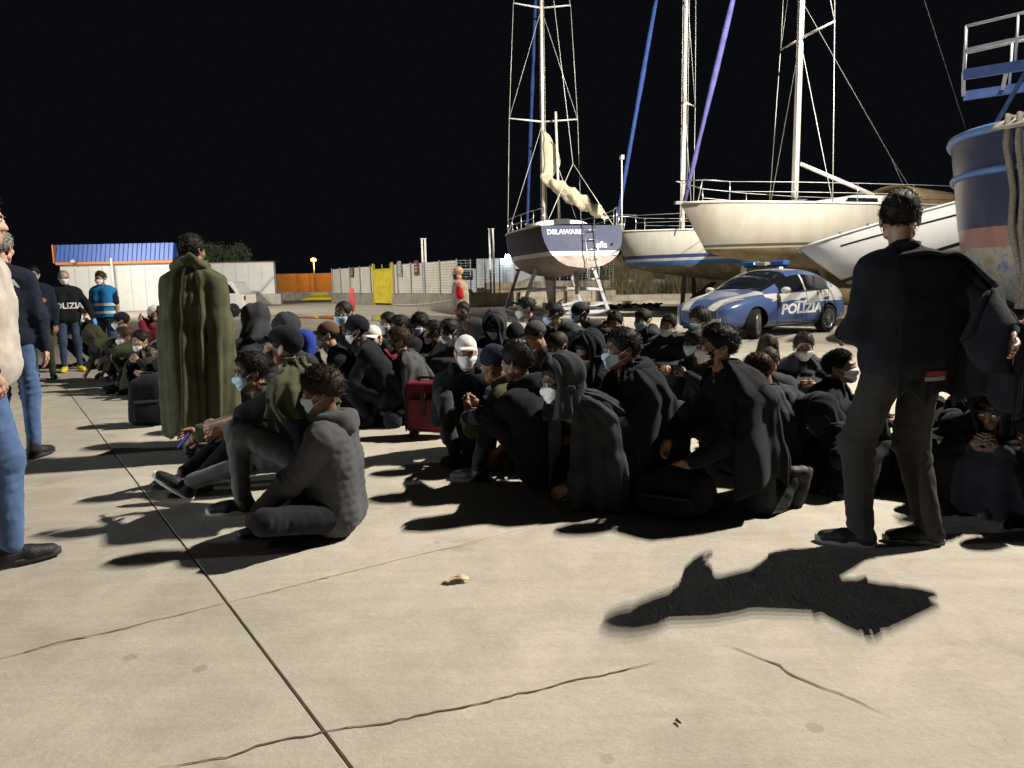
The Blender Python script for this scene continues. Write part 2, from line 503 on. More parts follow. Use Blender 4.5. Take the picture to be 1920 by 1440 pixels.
def mask_geo(lod, chin=False):
    nu, nv = (22, 14) if lod == 0 else (12, 8)
    rows = []
    for i in range(nv + 1):
        v = i / nv; row = []
        for j in range(nu + 1):
            u = -1 + 2 * j / nu
            az = u * R(66)
            el = R((-7 - 9 * u * u) * (1 - v) + (-53 + 9 * u * u) * v)
            if chin: el = R((-26 - 12 * u * u) * (1 - v) + (-64 + 10 * u * u) * v)
            row.append((math.cos(el) * math.sin(az), -math.cos(el) * math.cos(az), math.sin(el)))
        rows.append(row)
    D = NP(rows).reshape(-1, 3)
    r0 = head_rad(D, True).reshape(nv + 1, nu + 1)
    r = r0.copy()
    for _ in range(5):                       # taut fabric: fill hollows
        a = r.copy(); a[1:-1] = np.maximum(a[1:-1], (r[:-2] + r[2:]) / 2); a[:, 1:-1] = np.maximum(a[:, 1:-1], (r[:, :-2] + r[:, 2:]) / 2); r = a
    vv = np.linspace(0, 1, nv + 1)[:, None]; uu = np.linspace(-1, 1, nu + 1)[None, :]
    bulge = 0.010 * np.sin(np.pi * vv) * (1 - uu ** 2) + 0.0035
    pleat = 0.0022 * np.sin(vv * 3 * 2 * np.pi) * (1 - uu ** 4)
    r = r + bulge + pleat
    P = HC0 + D.reshape(nv + 1, nu + 1, 3) * r[..., None]
    mb = MB(); mb.grid([[P[i, j] for j in range(nu + 1)] for i in range(nv + 1)])
    loops = []
    for s, j in ((-1, 0), (1, nu)):
        ear_t = NP([s * 0.084, 0.020, 0.012]); ear_b = NP([s * 0.082, 0.022, -0.036])
        a = P[1, j]; b = P[nv - 1, j]; w = 0.0016 if lod == 0 else 0.0024
        loops.append(MB()); loops[-1].tube([a, (a + ear_t) / 2 + NP([s * .006, 0, 0]), ear_t, NP([s * 0.079, 0.036, -0.012]), ear_b, (b + ear_b) / 2 + NP([s * .006, 0, 0]), b], w, 5)
    return mb, loops

# ---------------- hands and shoes (shared)
def hand_caps(kind, side):
    """wrist at origin, fingers along -Z, palm faces +Y(back of hand -Y), thumb to -Y*... ; side: +1 left hand"""
    C = []
    C.append(((0, 0, 0.01), (0, 0, -0.04), 0.024, 0.027)); C.append(((-0.022, 0, -0.05), (-0.022, 0, -0.082), 0.015, 0.0135))
    C.append(((0.022, 0, -0.045), (0.022, 0, -0.078), 0.015, 0.0135)); C.append(((0, 0, -0.05), (0, 0, -0.085), 0.0165, 0.014))
    curl = {'relax': 22, 'grip': 62, 'flat': 6}[kind]
    xs = [(-0.029, 0.062), (-0.010, 0.076), (0.010, 0.080), (0.028, 0.070)]   # little .. index
    for i, (x, L) in enumerate(xs):
        p = NP([x, 0, -0.083 + (0.006 if i in (0, 3) else 0)]); a = R(curl * 0.7 + 3 * i)
        for sgm, fr in ((0, .45), (1, .32), (2, .23)):
            q = p + NP([x * 0.06 * (1 if kind == 'flat' else .5), math.sin(a), -math.cos(a)]) * L * fr
            C.append((p, q, 0.0088 - 0.0009 * sgm, 0.0082 - 0.0009 * sgm)); p = q; a += R(curl * 0.75)
    th = [NP([0.020, 0.004, -0.020]), NP([0.045, 0.018, -0.050]), NP([0.050, 0.030, -0.078]), NP([0.046, 0.040, -0.100])]
    if kind == 'flat': th = [NP([0.020, 0.002, -0.020]), NP([0.052, 0.008, -0.048]), NP([0.066, 0.010, -0.072]), NP([0.072, 0.012, -0.096])]
    for a, b, r0, r1 in zip(th[:-1], th[1:], (0.0135, 0.0105, 0.0095), (0.0105, 0.0095, 0.008)): C.append((a, b, r0, r1))
    return [((NP(a) * NP([side, 1, 1])), NP(b) * NP([side, 1, 1]), r0, r1) for a, b, r0, r1 in C]
_hands = {}
def hand_mesh(kind, side, lod):
    key = (kind, side, lod)
    if key not in _hands: _hands[key] = sdf_mesh(hand_caps(kind, side), (0.0042, 0.007, 0.010)[lod], 0.004)
    return _hands[key]
_shoe = {}
def shoe_meshes():
    if not _shoe:
        # foot along -Y, ankle at origin (z=0.085 above the sole)
        C = [((0, 0.035, -0.040), (0, -0.06, -0.045), 0.038, 0.037), ((0, -0.06, -0.046), (0, -0.165, -0.055), 0.039, 0.027),
             ((0.012, -0.08, -0.05), (0.010, -0.15, -0.056), 0.032, 0.026), ((-0.014, -0.08, -0.05), (-0.012, -0.14, -0.056), 0.032, 0.026),
             ((0, 0.025, -0.04), (0, 0.012, 0.018), 0.041, 0.043)]
        V, F = sdf_mesh(C, 0.011, 0.02)
        V[:, 2] = np.maximum(V[:, 2], -0.072)
        _shoe['upper'] = mesh_from('shoe', V, F)
        n = 28; ring = []
        for j in range(n):
            a = 2 * math.pi * j / n; y = -0.062 + 0.138 * math.cos(a) * -1
            wv = 0.036 + 0.012 * max(0, math.cos(a - 0.5)) * 1
            ring.append((math.sin(a) * (0.044 if -y > 0.03 else 0.038) * (abs(math.sin(a)) ** -0.25 if abs(math.sin(a)) > .05 else 1) * .92, y, 0))
        rows = []
        for z, g in ((-0.0855, 0.93), (-0.0845, 1.0), (-0.066, 1.03), (-0.058, 1.0), (-0.0575, 0.9)):
            rows.append([(p[0] * g, -0.062 + (p[1] + 0.062) * (1 + (g - 1) * .4), z + (0.010 * max(0, (-p[1] - .12) / .08) if z > -.08 else 0.008 * max(0, (-p[1] - .14) / .06))) for p in ring])
        mb = MB(); mb.grid(rows, True); mb.F.append(tuple(range(n))[::-1]); b = len(rows) - 1
        mb.F.append(tuple(b * n + j for j in range(n)))
        _shoe['sole'] = mb.mesh('sole', True)
        lm = MB()
        for i in range(5):
            y = -0.035 - i * 0.019; z = 0.000 - i * 0.0062
            lm.tube([(-.024, y, z - .006), (0, y - .006, z + .001), (.024, y, z - .006)], 0.0035, 5)
        _shoe['lace'] = lm.mesh('laces', True)
    return _shoe

# ---------------- skeleton
def ik(a, c, l1, l2, pole):
    a = NP(a, float); c = NP(c, float); d = c - a; L = np.linalg.norm(d)
    if L > l1 + l2 - 0.004: c = a + d / L * (l1 + l2 - 0.004); d = c - a; L = np.linalg.norm(d)
    L = max(L, abs(l1 - l2) + 0.01)
    u = unit(d); x = (l1 * l1 - l2 * l2 + L * L) / (2 * L); h = math.sqrt(max(0, l1 * l1 - x * x))
    p = NP(pole, float); p = p - u * (p @ u); p = unit(p)
    return a + u * x + p * h, c
def skeleton(sp):
    k = sp.get('k', 1.0); pose = sp['pose']; H = sp['H']
    lean = sp.get('lean', {'stand': 2, 'sit': 14, 'cross': 16, 'squat': 24, 'heels': 12, 'kneel': 4}[pose])
    side = sp.get('side', 0.0); hp = sp.get('hp', 6); hy = sp.get('hy', 0); hr = sp.get('hr', 0)
    zmin = {'stand': 0.5, 'sit': 0.115, 'cross': 0.115, 'squat': 0.17, 'heels': 0.22, 'kneel': 0.4}[pose] * k
    for _ in range(40):
        A = rotx(R(lean * 0.6)) @ roty(R(side * .6)); B = rotx(R(lean * 1.25)) @ roty(R(side))
        C = A @ NP([0, 0, 0.27 * k]); N = C + B @ NP([0, 0, 0.235 * k])
        HR = rotz(R(hy)) @ rotx(R(hp)) @ roty(R(hr))
        HB = rotx(R(lean * 0.55 + hp * .3)) @ roty(R(side * .5))
        hc = N + HB @ NP([0, 0, 0.165 * k]) + NP([0, -0.018 * k, 0])
        top = hc[2] + 0.118 * k + sp.get('hat', 0)
        pz = H - top
        if pz >= zmin - 1e-4: break
        lean += 2.0
    pz = max(pz, zmin * 0.8)
    P = NP([0, 0, pz])
    J = dict(P=P, C=P + C, N=P + N, H=P + hc, HR=HR, A=A, B=B, k=k)
    py = {'squat': 0.06, 'heels': 0.12}.get(pose, 0) * k
    thigh, shin = 0.435 * k, 0.425 * k
    ua, fa = 0.285 * k, 0.25 * k
    for s, n in ((1, 'L'), (-1, 'R')):
        hip = P + NP([s * 0.095 * k, 0.0, -0.01])
        sh = J['N'] + B @ NP([s * 0.178 * k * sp.get('shw', 1.0), 0.01, -0.088 * k])
        ft = {'stand': (s * .12, 0.02, .086 / k), 'sit': (s * .13, -.45, .086 / k), 'cross': (-s * .10, -.27 - .05 * s, .07), 'squat': (s * .14, -.16, .086 / k),
              'heels': (s * .10, .30, .07), 'kneel': (s * .10, .40, .07)}[pose]
        ft = sp.get('foot' + n, ft)
        ank = NP(ft, float) * k
        pole = {'stand': (s * .1, -1, 0), 'sit': (s * .25, -.4, 1), 'cross': (s * 1, -.3, .25), 'squat': (s * .35, -1, .7), 'heels': (s * .2, -1, -.1), 'kneel': (s * .1, -1, -.5)}[pose]
        pole = sp.get('knee' + n, pole)
        kn, ank = ik(hip, ank, thigh, shin, pole)
        if pose in ('heels', 'kneel') and 'foot' + n not in sp:
            kn = NP([s * .14 * k, -.26 * k if pose == 'heels' else -.03 * k, 0.07 * k]); ank = NP([s * .11 * k, kn[1] + 0.40 * k, .07 * k])
        hd = {'stand': (s * .24, -.06, .80), 'sit': (s * .08, -.47, .42), 'cross': (s * .20, -.30, .22), 'squat': (s * .12, -.50, .36), 'heels': (s * .16, -.24, .36), 'kneel': (s * .22, -.12, .50)}[pose]
        hd = NP(sp.get('hand' + n, hd), float) * k
        ep = sp.get('elbow' + n, (s * .8, .5, -.6))
        el, wr = ik(sh, hd, ua, fa, ep)
        J.update({'hip' + n: hip, 'kn' + n: kn, 'an' + n: ank, 'sh' + n: sh, 'el' + n: el, 'wr' + n: wr})
        fdir = sp.get('toe' + n)
        if fdir is None: fdir = (s * .25, -1, 0) if pose not in ('heels', 'kneel', 'cross') else ((-s * .8, -.4, -.1) if pose == 'cross' else (0, .25, -1))
        J['toe' + n] = unit(fdir)
    return J

SKIN = {}
def skin(tone):
    t = {'dark': (0.085, 0.045, 0.028), 'brown': (0.20, 0.105, 0.065), 'tan': (0.33, 0.19, 0.125), 'light': (0.50, 0.31, 0.23)}[tone]
    return mat('skin_' + tone, t, 0.5, var=0.10, scale=30, bump=0.10, bscale=160, spec=0.4)
def cloth(name, color, rough=0.95, sheen=0.25, bump=0.16):
    key = 'cloth_' + name
    if key in MATS: return MATS[key]
    m = mat(key, color, rough, var=0.22, scale=9, spec=0.12, sheen=sheen)
    t = m.node_tree; b = t.nodes['Principled BSDF']
    b.inputs['Sheen Tint'].default_value = (*[min(1, c * 1.5 + .1) for c in color], 1)
    tc = t.nodes.new('ShaderNodeTexCoord')
    n1 = t.nodes.new('ShaderNodeTexNoise'); n1.inputs['Scale'].default_value = 13; n1.inputs['Detail'].default_value = 3; n1.inputs['Distortion'].default_value = 1.2
    n2 = t.nodes.new('ShaderNodeTexNoise'); n2.inputs['Scale'].default_value = 260; n2.inputs['Detail'].default_value = 2
    for n in (n1, n2): t.links.new(tc.outputs['Object'], n.inputs['Vector'])
    b1 = t.nodes.new('ShaderNodeBump'); b1.inputs['Strength'].default_value = bump; b1.inputs['Distance'].default_value = 0.03
    b2 = t.nodes.new('ShaderNodeBump'); b2.inputs['Strength'].default_value = 0.35; b2.inputs['Distance'].default_value = 0.003
    t.links.new(n1.outputs['Fac'], b1.inputs['Height']); t.links.new(n2.outputs['Fac'], b2.inputs['Height'])
    t.links.new(b1.outputs[0], b2.inputs['Normal']); t.links.new(b2.outputs[0], b.inputs['Normal'])
    return m
CL = dict(black=(0.012, 0.0135, 0.018), charcoal=(0.033, 0.036, 0.042), grey=(0.068, 0.070, 0.076), navy=(0.014, 0.018, 0.034), olive=(0.070, 0.072, 0.041), darkolive=(0.046, 0.048, 0.028),
          burgundy=(0.17, 0.015, 0.03), red=(0.50, 0.02, 0.03), jeans=(0.075, 0.13, 0.27), darkjeans=(0.04, 0.06, 0.11), greypants=(0.11, 0.11, 0.11), khaki=(0.34, 0.27, 0.20),
          tan=(0.42, 0.385, 0.345), bluevest=(0.02, 0.20, 0.52), white=(0.62, 0.60, 0.57), brown=(0.10, 0.06, 0.035), brownpants=(0.030, 0.029, 0.028), dkgrey=(0.06, 0.061, 0.064))
def C_(n): return cloth(n, CL[n])
def hairmat(n):
    return mat('hair_' + n, {'black': (0.012, 0.010, 0.009), 'brown': (0.055, 0.030, 0.018), 'grey': (0.25, 0.24, 0.22), 'dkbrown': (0.030, 0.018, 0.012)}[n], 0.65, var=0.4, scale=60, spec=0.22)
def maskmat(n):
    return mat('mask_' + n, {'blue': (0.54, 0.76, 0.93), 'white': (0.86, 0.88, 0.92), 'grey': (0.62, 0.68, 0.68), 'black': (0.02, 0.02, 0.022), 'violet': (0.60, 0.66, 0.92)}[n], 0.85, var=0.06, scale=20, bump=0.15, bscale=120, spec=0.2)

def drape(pts, neck, J, zt, zb, seed, openang=0.0, slope=1.55, twist=0.0, lod=1, fold=1.0, center=None, back=0.0, topr=0.075, margin=0.022, facing=0.0, nfold=9):
    rs = np.random.RandomState(seed)
    Mn, Kn = ((132, 46), (84, 30), (56, 20))[lod]
    if openang > 0: th = np.linspace(R(openang), 2 * math.pi - R(openang), Mn) + R(facing)
    else: th = np.linspace(0, 2 * math.pi, Mn, endpoint=False) + R(facing)
    ph = np.linspace(0, 2 * math.pi, 64, endpoint=False)
    pd = np.stack([np.sin(ph), -np.cos(ph)], 1)
    cb = NP(center if center is not None else [(J['N'][0] + J['P'][0]) / 2, (J['N'][1] + J['P'][1]) / 2 + back])
    cosm = np.cos(th[:, None] - ph[None, :]); okm = cosm > 0.12
    rows = []; prev = None
    phs = rs.rand(8) * 6.28; nn = [nfold * .5 + rs.rand() * 2, nfold + rs.rand() * 3, nfold * 1.7 + rs.rand() * 4]
    nn = [round(x) for x in nn]
    for i in range(Kn):
        t = i / (Kn - 1); tt = t ** 1.55
        z = zt + (zb - zt) * tt
        c = neck[:2] + (cb - neck[:2]) * np.clip(tt / 0.30, 0, 1)
        Q = pts[pts[:, 2] >= z - 0.015][:, :2]
        if len(Q) < 4: Q = pts[np.argsort(-pts[:, 2])[:8]][:, :2]
        hsup = ((Q - c) @ pd.T).max(0); hsup = np.maximum(hsup, 0.02)
        r = np.where(okm, hsup[None, :] / np.where(okm, cosm, 1), 9).min(1)
        for _ in range(3):
            if openang > 0: r[1:-1] = (r[:-2] + r[1:-1] * 2 + r[2:]) / 4
            else: r = (np.roll(r, 1) + 2 * r + np.roll(r, -1)) / 4
        r = r + margin
        if prev is not None: r = np.maximum(r, prev * 0.985)
        if i == 0: r = np.full(Mn, topr)
        else: r = np.minimum(r, topr + 0.012 + (zt - z) * slope)
        prev = r.copy()
        amp = fold * (0.006 + 0.044 * tt) * (0.80 + 0.30 * np.sin(2 * th + phs[7]) + 0.2 * np.sin(3 * th + phs[0]))
        w = 0.9 * np.sin(3.0 * tt + phs[0]) + 0.4 * np.sin(7 * tt + phs[1]) + twist * tt + .5 * np.sin(2 * th + phs[5] + 3 * tt)
        f = 0.45 * np.sin(nn[0] * th + phs[2] + w) + 0.55 * (1 - 2 * np.abs(np.sin(nn[1] * 0.5 * th + phs[3] + 0.6 * w))) + 0.28 * np.sin(nn[2] * th + phs[4] + 1.4 * w)
        swag = 0.005 * fold * np.sin(26 * tt + 3 * np.sin(2 * th + phs[5]) + phs[6]) * math.exp(-((tt - .28) / .2) ** 2)
        rr = r + amp * f + swag
        zz = z + (tt ** 2) * (0.035 * np.sin(3 * th + phs[6]) + 0.025 * np.sin(5 * th + phs[7])) * (1 if zb > 0.08 else 0.25)
        zz = np.maximum(zz, 0.012)
        if openang > 0:
            e = np.clip(np.minimum(np.arange(Mn), np.arange(Mn)[::-1]) / 4.0, 0, 1); rr = rr * (0.93 + 0.07 * e)
        rows.append([(c[0] + math.sin(a) * q, c[1] - math.cos(a) * q, zv) for a, q, zv in zip(th, rr, zz)])
    mb = MB(); mb.grid(rows, openang == 0)
    return mb

def limb_wrinkle(V, N, chains, seed, amp):
    out = np.zeros(len(V)); rs = np.random.RandomState(seed); wob = wnoise(V, seed, 14, .5)
    for a, b, c in chains:
        for p, q, joint in ((a, b, b), (c, b, b), (b, c, c)):
            d = unit(q - p); t = (V - joint) @ d; rad = np.linalg.norm(V - joint - np.outer(t, d), axis=1)
            w = np.exp(-(t / .11) ** 2) * (rad < .13) * (.45 if joint is c else .8)
            msk = np.clip(.35 + wnoise(V, seed + int(rs.rand() * 99), 20, .8), 0, 1.2)
            out += w * msk * np.clip(np.sin(t * 2 * math.pi / (.045 + .02 * rs.rand()) + 4.5 * wob + rs.rand() * 6), -.6, 1)
    return V + N * (amp * out)[:, None]
PEOPLE = []
def band(V, z, hgt, off):
    Q = V[np.abs(V[:, 2] - z) < .05][:, :2]; c = (Q.max(0) + Q.min(0)) / 2
    ph = np.linspace(0, 2 * math.pi, 64, endpoint=False); pd = np.stack([np.cos(ph), np.sin(ph)], 1)
    hs = ((Q - c) @ pd.T).max(0) + off
    cosm = np.cos(ph[:, None] - ph[None, :]); r = np.where(cosm > .12, hs[None, :] / np.where(cosm > .12, cosm, 1), 9).min(1)
    mb = MB(); mb.grid([[(c[0] + math.cos(a) * q, c[1] + math.sin(a) * q, z + dz) for a, q in zip(ph, r)] for dz in (-hgt / 2, hgt / 2)], True); return mb
def chest_text(root, J, body, size, zoff, front=True, xoff=0.0, width=None):
    from mathutils.bvhtree import BVHTree
    V, F = J['top_mesh']; bv = BVHTree.FromPolygons([tuple(v) for v in V], [tuple(int(i) for i in f) for f in F])
    me = text_mesh(body, size, 0.0, 0, size * .03, width); sg = 1 if front else -1
    for v in me.vertices:
        x = J['N'][0] + xoff + v.co.x * sg; z = J['N'][2] + zoff + v.co.y
        h_ = bv.ray_cast(Vector((x, J['C'][1] - sg * 1.0, z)), Vector((0, sg, 0)))
        v.co = Vector((x, (h_[0].y if h_[0] is not None else J['C'][1] - sg * .12) - sg * .018, z))
    return obj('lettering', me, mat('white_lettering', (.75, .75, .75), .5, var=.03), root)
def person(label, x, y, Z, pose, F=90, group=None, **o):
    """x, y: where the crown shows in the photograph; Z: distance from the camera"""
    p = at_depth(x, y, Z)
    H = p.z
    seed = o.get('seed', int(abs(x) * 7 + y * 3) % 9973)
    lod = o.get('lod', 0 if Z < 5.4 else (1 if Z < 9.6 else 2))
    hat = {'cap': 0.020, 'capback': 0.020, 'beanie': 0.025, 'hood': 0.035}.get(o.get('head', ''), 0.016)
    sp = dict(o); sp.update(pose=pose, H=H, hat=hat)
    if pose == 'stand': sp.setdefault('k', H / 1.765)
    J = skeleton(sp); k = J['k']
    # root below the head: shift so that the crown lands where it was seen
    hx, hy_ = J['H'][0], J['H'][1]
    rz = -R(F)
    off = rotz(rz) @ NP([hx, hy_, 0])
    root = empty('person', (p.x - off[0], p.y - off[1], 0), rz, label, 'person', group)
    h = (0.015, 0.022, 0.028)[lod]
    tone = skin(o.get('skin', 'brown'))
    # ---------------- body
    caps = [(J['N'] - NP([0, 0, .04 * k]), J['H'] + J['HR'] @ NP([0, .015, -.05]) * k, .058 * k, .052 * k), (J['P'], J['C'], .10 * k, .09 * k), (J['C'], J['N'] - NP([0, 0, .05]), .09 * k, .06 * k)]
    for n in 'LR':
        caps += [(J['sh' + n], J['el' + n], .043 * k, .038 * k), (J['el' + n], J['wr' + n], .041 * k, .027 * k), (J['N'] - NP([0, 0, .05]), J['sh' + n], .05 * k, .05 * k),
                 (J['hip' + n], J['kn' + n], .075 * k, .050 * k), (J['kn' + n], J['an' + n], .052 * k, .034 * k), (J['P'], J['hip' + n], .09 * k, .075 * k)]
    V, Fc = sdf_mesh(caps, h * 1.5, 0.03)
    Vs = [V]; Fs = [Fc]; n0 = len(V)
    hv, hf = head_mesh(lod)
    hv = (hv * k) @ J['HR'].T + J['H']
    Vs.append(hv); Fs.append(hf + n0); n0 += len(hv)
    for n, s in (('L', 1), ('R', -1)):
        d = unit(J['wr' + n] - J['el' + n]); d = unit(d + NP(o.get('hdir' + n, (0, 0, 0))))
        pn = NP(o.get('palm' + n, (-s * .6, .6, -.3)), float); pn = pn - d * (pn @ d); yv = unit(pn); zv = -d; xv = np.cross(yv, zv)
        Bm = np.stack([xv, yv, zv], 1)
        V, Fh = hand_mesh(o.get('hand', 'relax'), s, lod)
        if o.get('glove' + n):
            obj('glove', mesh_from('glove', (V * k * 1.12) @ Bm.T + J['wr' + n], Fh), mat('nitrile_' + o['glove' + n], {'blue': (.10, .30, .75), 'white': (.75, .75, .75)}[o['glove' + n]], .5, var=.1), root)
            continue
        Vs.append((V * k) @ Bm.T + J['wr' + n]); Fs.append(Fh + n0); n0 += len(V)
    V = np.concatenate(Vs); Fa = np.concatenate(Fs)
    body = obj('body', mesh_from('body', V, Fa), tone, root)
    HM = lambda q: (NP(q) * k) @ J['HR'].T + J['H']
    def on_head(name, mb, material, parent=root, smooth=True):
        mb.V = [tuple(v) for v in HM(NP(mb.V))]
        return mb.build(name, material, parent, smooth)
    # ---------------- face
    if lod < 2:
        em = mat('eye_white', (0.62, 0.58, 0.54), 0.25, var=0.0, spec=0.5); im = mat('iris', (0.02, 0.012, 0.008), 0.2, var=0.0, spec=0.6)
        for s in (-1, 1):
            mb = MB(); mb.lathe([(0.0001, -.011), (.006, -.0095), (.0105, -.004), (.011, 0), (.0105, .004), (.006, .0095), (.0001, .011)], 10, 'Z', (s * .032, -0.0865, -0.004))
            eb = on_head('eye', mb, em)
            mb = MB(); mb.lathe([(0.0001, -.003), (.0055, -.002), (.0056, 0), (.0001, .002)], 10, 'Y', (s * .032, -0.0955, -0.004)); on_head('iris', mb, im, eb)
            mb = MB(); mb.tube([(s * .014, -.0955, .012), (s * .030, -.0965, .0175), (s * .048, -.083, .014)], [.0035, .0045, .002], 6); on_head('eyebrow', mb, hairmat('black'))
    # ---------------- head cover
    hd = o.get('head', 'short'); hm = hairmat(o.get('hair', 'black'))
    if hd in ('short', 'curly', 'buzz', 'receding', 'long', 'fade'): on_head('hair', hair_geo(hd, lod, seed), hm)
    elif hd in ('cap', 'capback'):
        on_head('hair', hair_geo('buzz', max(1, lod), seed), hm); on_head('cap', cap_geo(lod, seed, hd == 'capback'), C_(o.get('capc', 'black')))
    elif hd == 'beanie': on_head('beanie', beanie_geo(lod, seed), C_(o.get('capc', 'black')))
    elif hd == 'hood': on_head('hair', hair_geo('short', lod, seed), hm)
    if o.get('beard'):
        D, Fd = dirs(40, 30); az = np.abs(np.arctan2(D[:, 0], -D[:, 1]))
        m = np.minimum(np.interp(az, [0, .3, .6, 1.2, 1.5], [-.38, -.40, -.22, -.02, .05]) - D[:, 2], np.minimum(1.35 - az, D[:, 2] + .93))
        Vb = HC0 + D * (head_rad(D, True) + .007 * np.clip(m / .15, -.3, 1) + .001 * wnoise(D, 5, 60))[:, None]
        Fk = Fd[(m[Fd] > 0).all(1)]; mb = MB(); us = np.unique(Fk); mp = -np.ones(len(Vb), int); mp[us] = np.arange(len(us))
        mb.V = [tuple(v) for v in Vb[us]]; mb.F = [tuple(f) for f in mp[Fk]]; on_head('beard', mb, hairmat(o['beard']))
    if o.get('glasses'):
        mb = MB()
        for s in (-1, 1):
            mb.tube([(s * .033 + .019 * math.cos(a), -.109 + .004 * abs(math.cos(a)), -.004 + .015 * math.sin(a)) for a in np.linspace(0, 2 * math.pi, 15)], .0017, 5)
            mb.tube([(s * .052, -.105, 0), (s * .074, -.05, .002), (s * .083, .012, .004)], .0017, 5)
        mb.tube([(-.014, -.110, 0), (0, -.113, .003), (.014, -.110, 0)], .0017, 5); on_head('glasses', mb, mat('spectacle_frame', (.02, .02, .02), .3, var=0))
    mk = o.get('mask')
    if mk:
        mb, lp = mask_geo(lod, o.get('chin', False)); mo = on_head('mask', mb, maskmat(mk))
        if lod < 2:
            for l_ in lp: on_head('ear_loop', l_, mat('ear_loop_elastic', (.75, .75, .75), .8, var=0), mo)
    # ---------------- top
    top = o.get('top', 'black'); puff = o.get('puff', False); bare = o.get('bare', '')
    e = 0.012 if not puff else 0.016
    e *= k; kk = k
    B = J['B']; A = J['A']
    def tor(j, m, w): return (J[j] + m @ NP([-w * k, 0, 0]), J[j] + m @ NP([w * k, 0, 0]))
    caps = []
    a, b = tor('P', A, .07); caps.append((a, b, .120 * k + e, .120 * k + e))
    mid = (J['P'] + J['C']) / 2; caps.append((mid + A @ NP([-.055 * k, 0, 0]), mid + A @ NP([.055 * k, 0, 0]), .112 * k + e, .112 * k + e))
    a, b = tor('C', B, .075); caps.append((a, b, .112 * k + e, .112 * k + e))
    up = J['C'] * .4 + J['N'] * .6; caps.append((up + B @ NP([-.09 * k, 0.005, 0]), up + B @ NP([.09 * k, 0.005, 0]), .098 * k + e, .098 * k + e))
    caps.append((J['shL'], J['shR'], .056 * k + e, .056 * k + e))
    for s in (-1, 1):
        q0 = J['P'] + A @ NP([s * .070 * k, 0, 0]); q1 = J['C'] + B @ NP([s * .078 * k, 0, 0]); q2 = up + B @ NP([s * .088 * k, .004, 0])
        caps.append((q0, q1, .119 * k + e, .113 * k + e)); caps.append((q1, q2, .113 * k + e, .098 * k + e))
    caps.append((J['N'] + B @ NP([0, .012, -.05]) * k, J['N'] + B @ NP([0, .008, .012]) * k, .085 * k + e * .6, .062 * k + e * .4))
    for n in 'LR':
        short = n in bare or o.get('tee')
        sh, el, wr = J['sh' + n], J['el' + n], J['wr' + n]
        if short and o.get('tee'):
            caps.append((sh, sh + (el - sh) * .62, .064 * k + e, .062 * k + e))
        elif short:
            caps.append((sh, el, .060 * k + e, .052 * k + e)); caps.append((el, el + (wr - el) * .12, .052 * k + e, .048 * k + e))
        else:
            caps.append((sh, el, .060 * k + e, .050 * k + e)); caps.append((el, el + (wr - el) * .97, .050 * k + e, .036 * k + e * .8))
    V, Ft = sdf_mesh(caps, h if not puff else h * .6, 0.04)
    N = vnormals(V, Ft)
    wr_amp = (0.006, 0.006, 0.005)[lod] * (.25 if puff else .5 if o.get('tee') else 1)
    V = V + N * (wr_amp * .55 * np.clip(wnoise(V, seed, 34, 1.4), -1.2, 1.0) + 0.0025 * wnoise(V, seed + 2, 75, 1.0))[:, None]
    V = limb_wrinkle(V, N, [(J['sh' + n], J['el' + n], J['wr' + n]) for n in 'LR'], seed, .006 if not o.get('tee') else .002)
    if puff:
        loc = (V - J['P']); zz = loc @ unit(J['N'] - J['P'])
        dz = np.minimum(np.linalg.norm(V - J['elL'], axis=1), np.linalg.norm(V - J['elR'], axis=1)); ds = np.abs((V - J['C'])[:, 0])
        q = np.clip((.205 * k - ds) / .04, 0, 1)
        V = V + N * (q * 0.007 * (np.abs(np.sin((zz + .004 * np.sin(V[:, 0] * 24)) * math.pi / 0.046)) ** .4 - .75))[:, None]
    tm = C_(top)
    tops = obj('puffer_jacket' if puff else o.get('topname', 'jacket'), mesh_from('top', V, Ft), tm, root)
    topV = V
    J['top_mesh'] = (V, Ft)
    if o.get('vest'):
        vc = [(a_, b_, r0 + .016, r1 + .016) for a_, b_, r0, r1 in caps[:9]]
        Vv, Fv = sdf_mesh(vc, h, .04); Nv = vnormals(Vv, Fv); Vv = Vv + Nv * (.005 * wnoise(Vv, seed + 3, 22))[:, None]
        Fv = Fv[(Vv[Fv][:, :, 2] > J['P'][2] - .04 * k).all(1)]
        us = np.unique(Fv); mp = -np.ones(len(Vv), int); mp[us] = np.arange(len(us)); Vv = Vv[us]; Fv = mp[Fv]
        J['top_mesh'] = (Vv, Fv)
        ve = obj('vest', mesh_from('vest', Vv, Fv), C_(o['vest']), root)
        for zf in o.get('strips', ()):
            band(Vv, J['P'][2] + zf * k, .05 * k, .006).build('reflective_strip', mat('reflective_tape', (.62, .60, .52), .35, var=.1, spec=.6), ve, True)
    if o.get('collar', True) and not o.get('tee'):
        mb = MB(); rows = []
        for i, (rr, z) in enumerate(((.066, -.015), (.074, .012), (.076, .035), (.070, .036), (.064, .01))):
            rows.append([J['N'] + B @ (NP([math.sin(a) * rr * 1.02, -math.cos(a) * rr + .006, z + .012 * math.cos(a) * -1]) * k) for a in np.linspace(0, 2 * math.pi, 28, endpoint=False)])
        mb.grid(rows, True); mb.build('collar', tm, root, True)
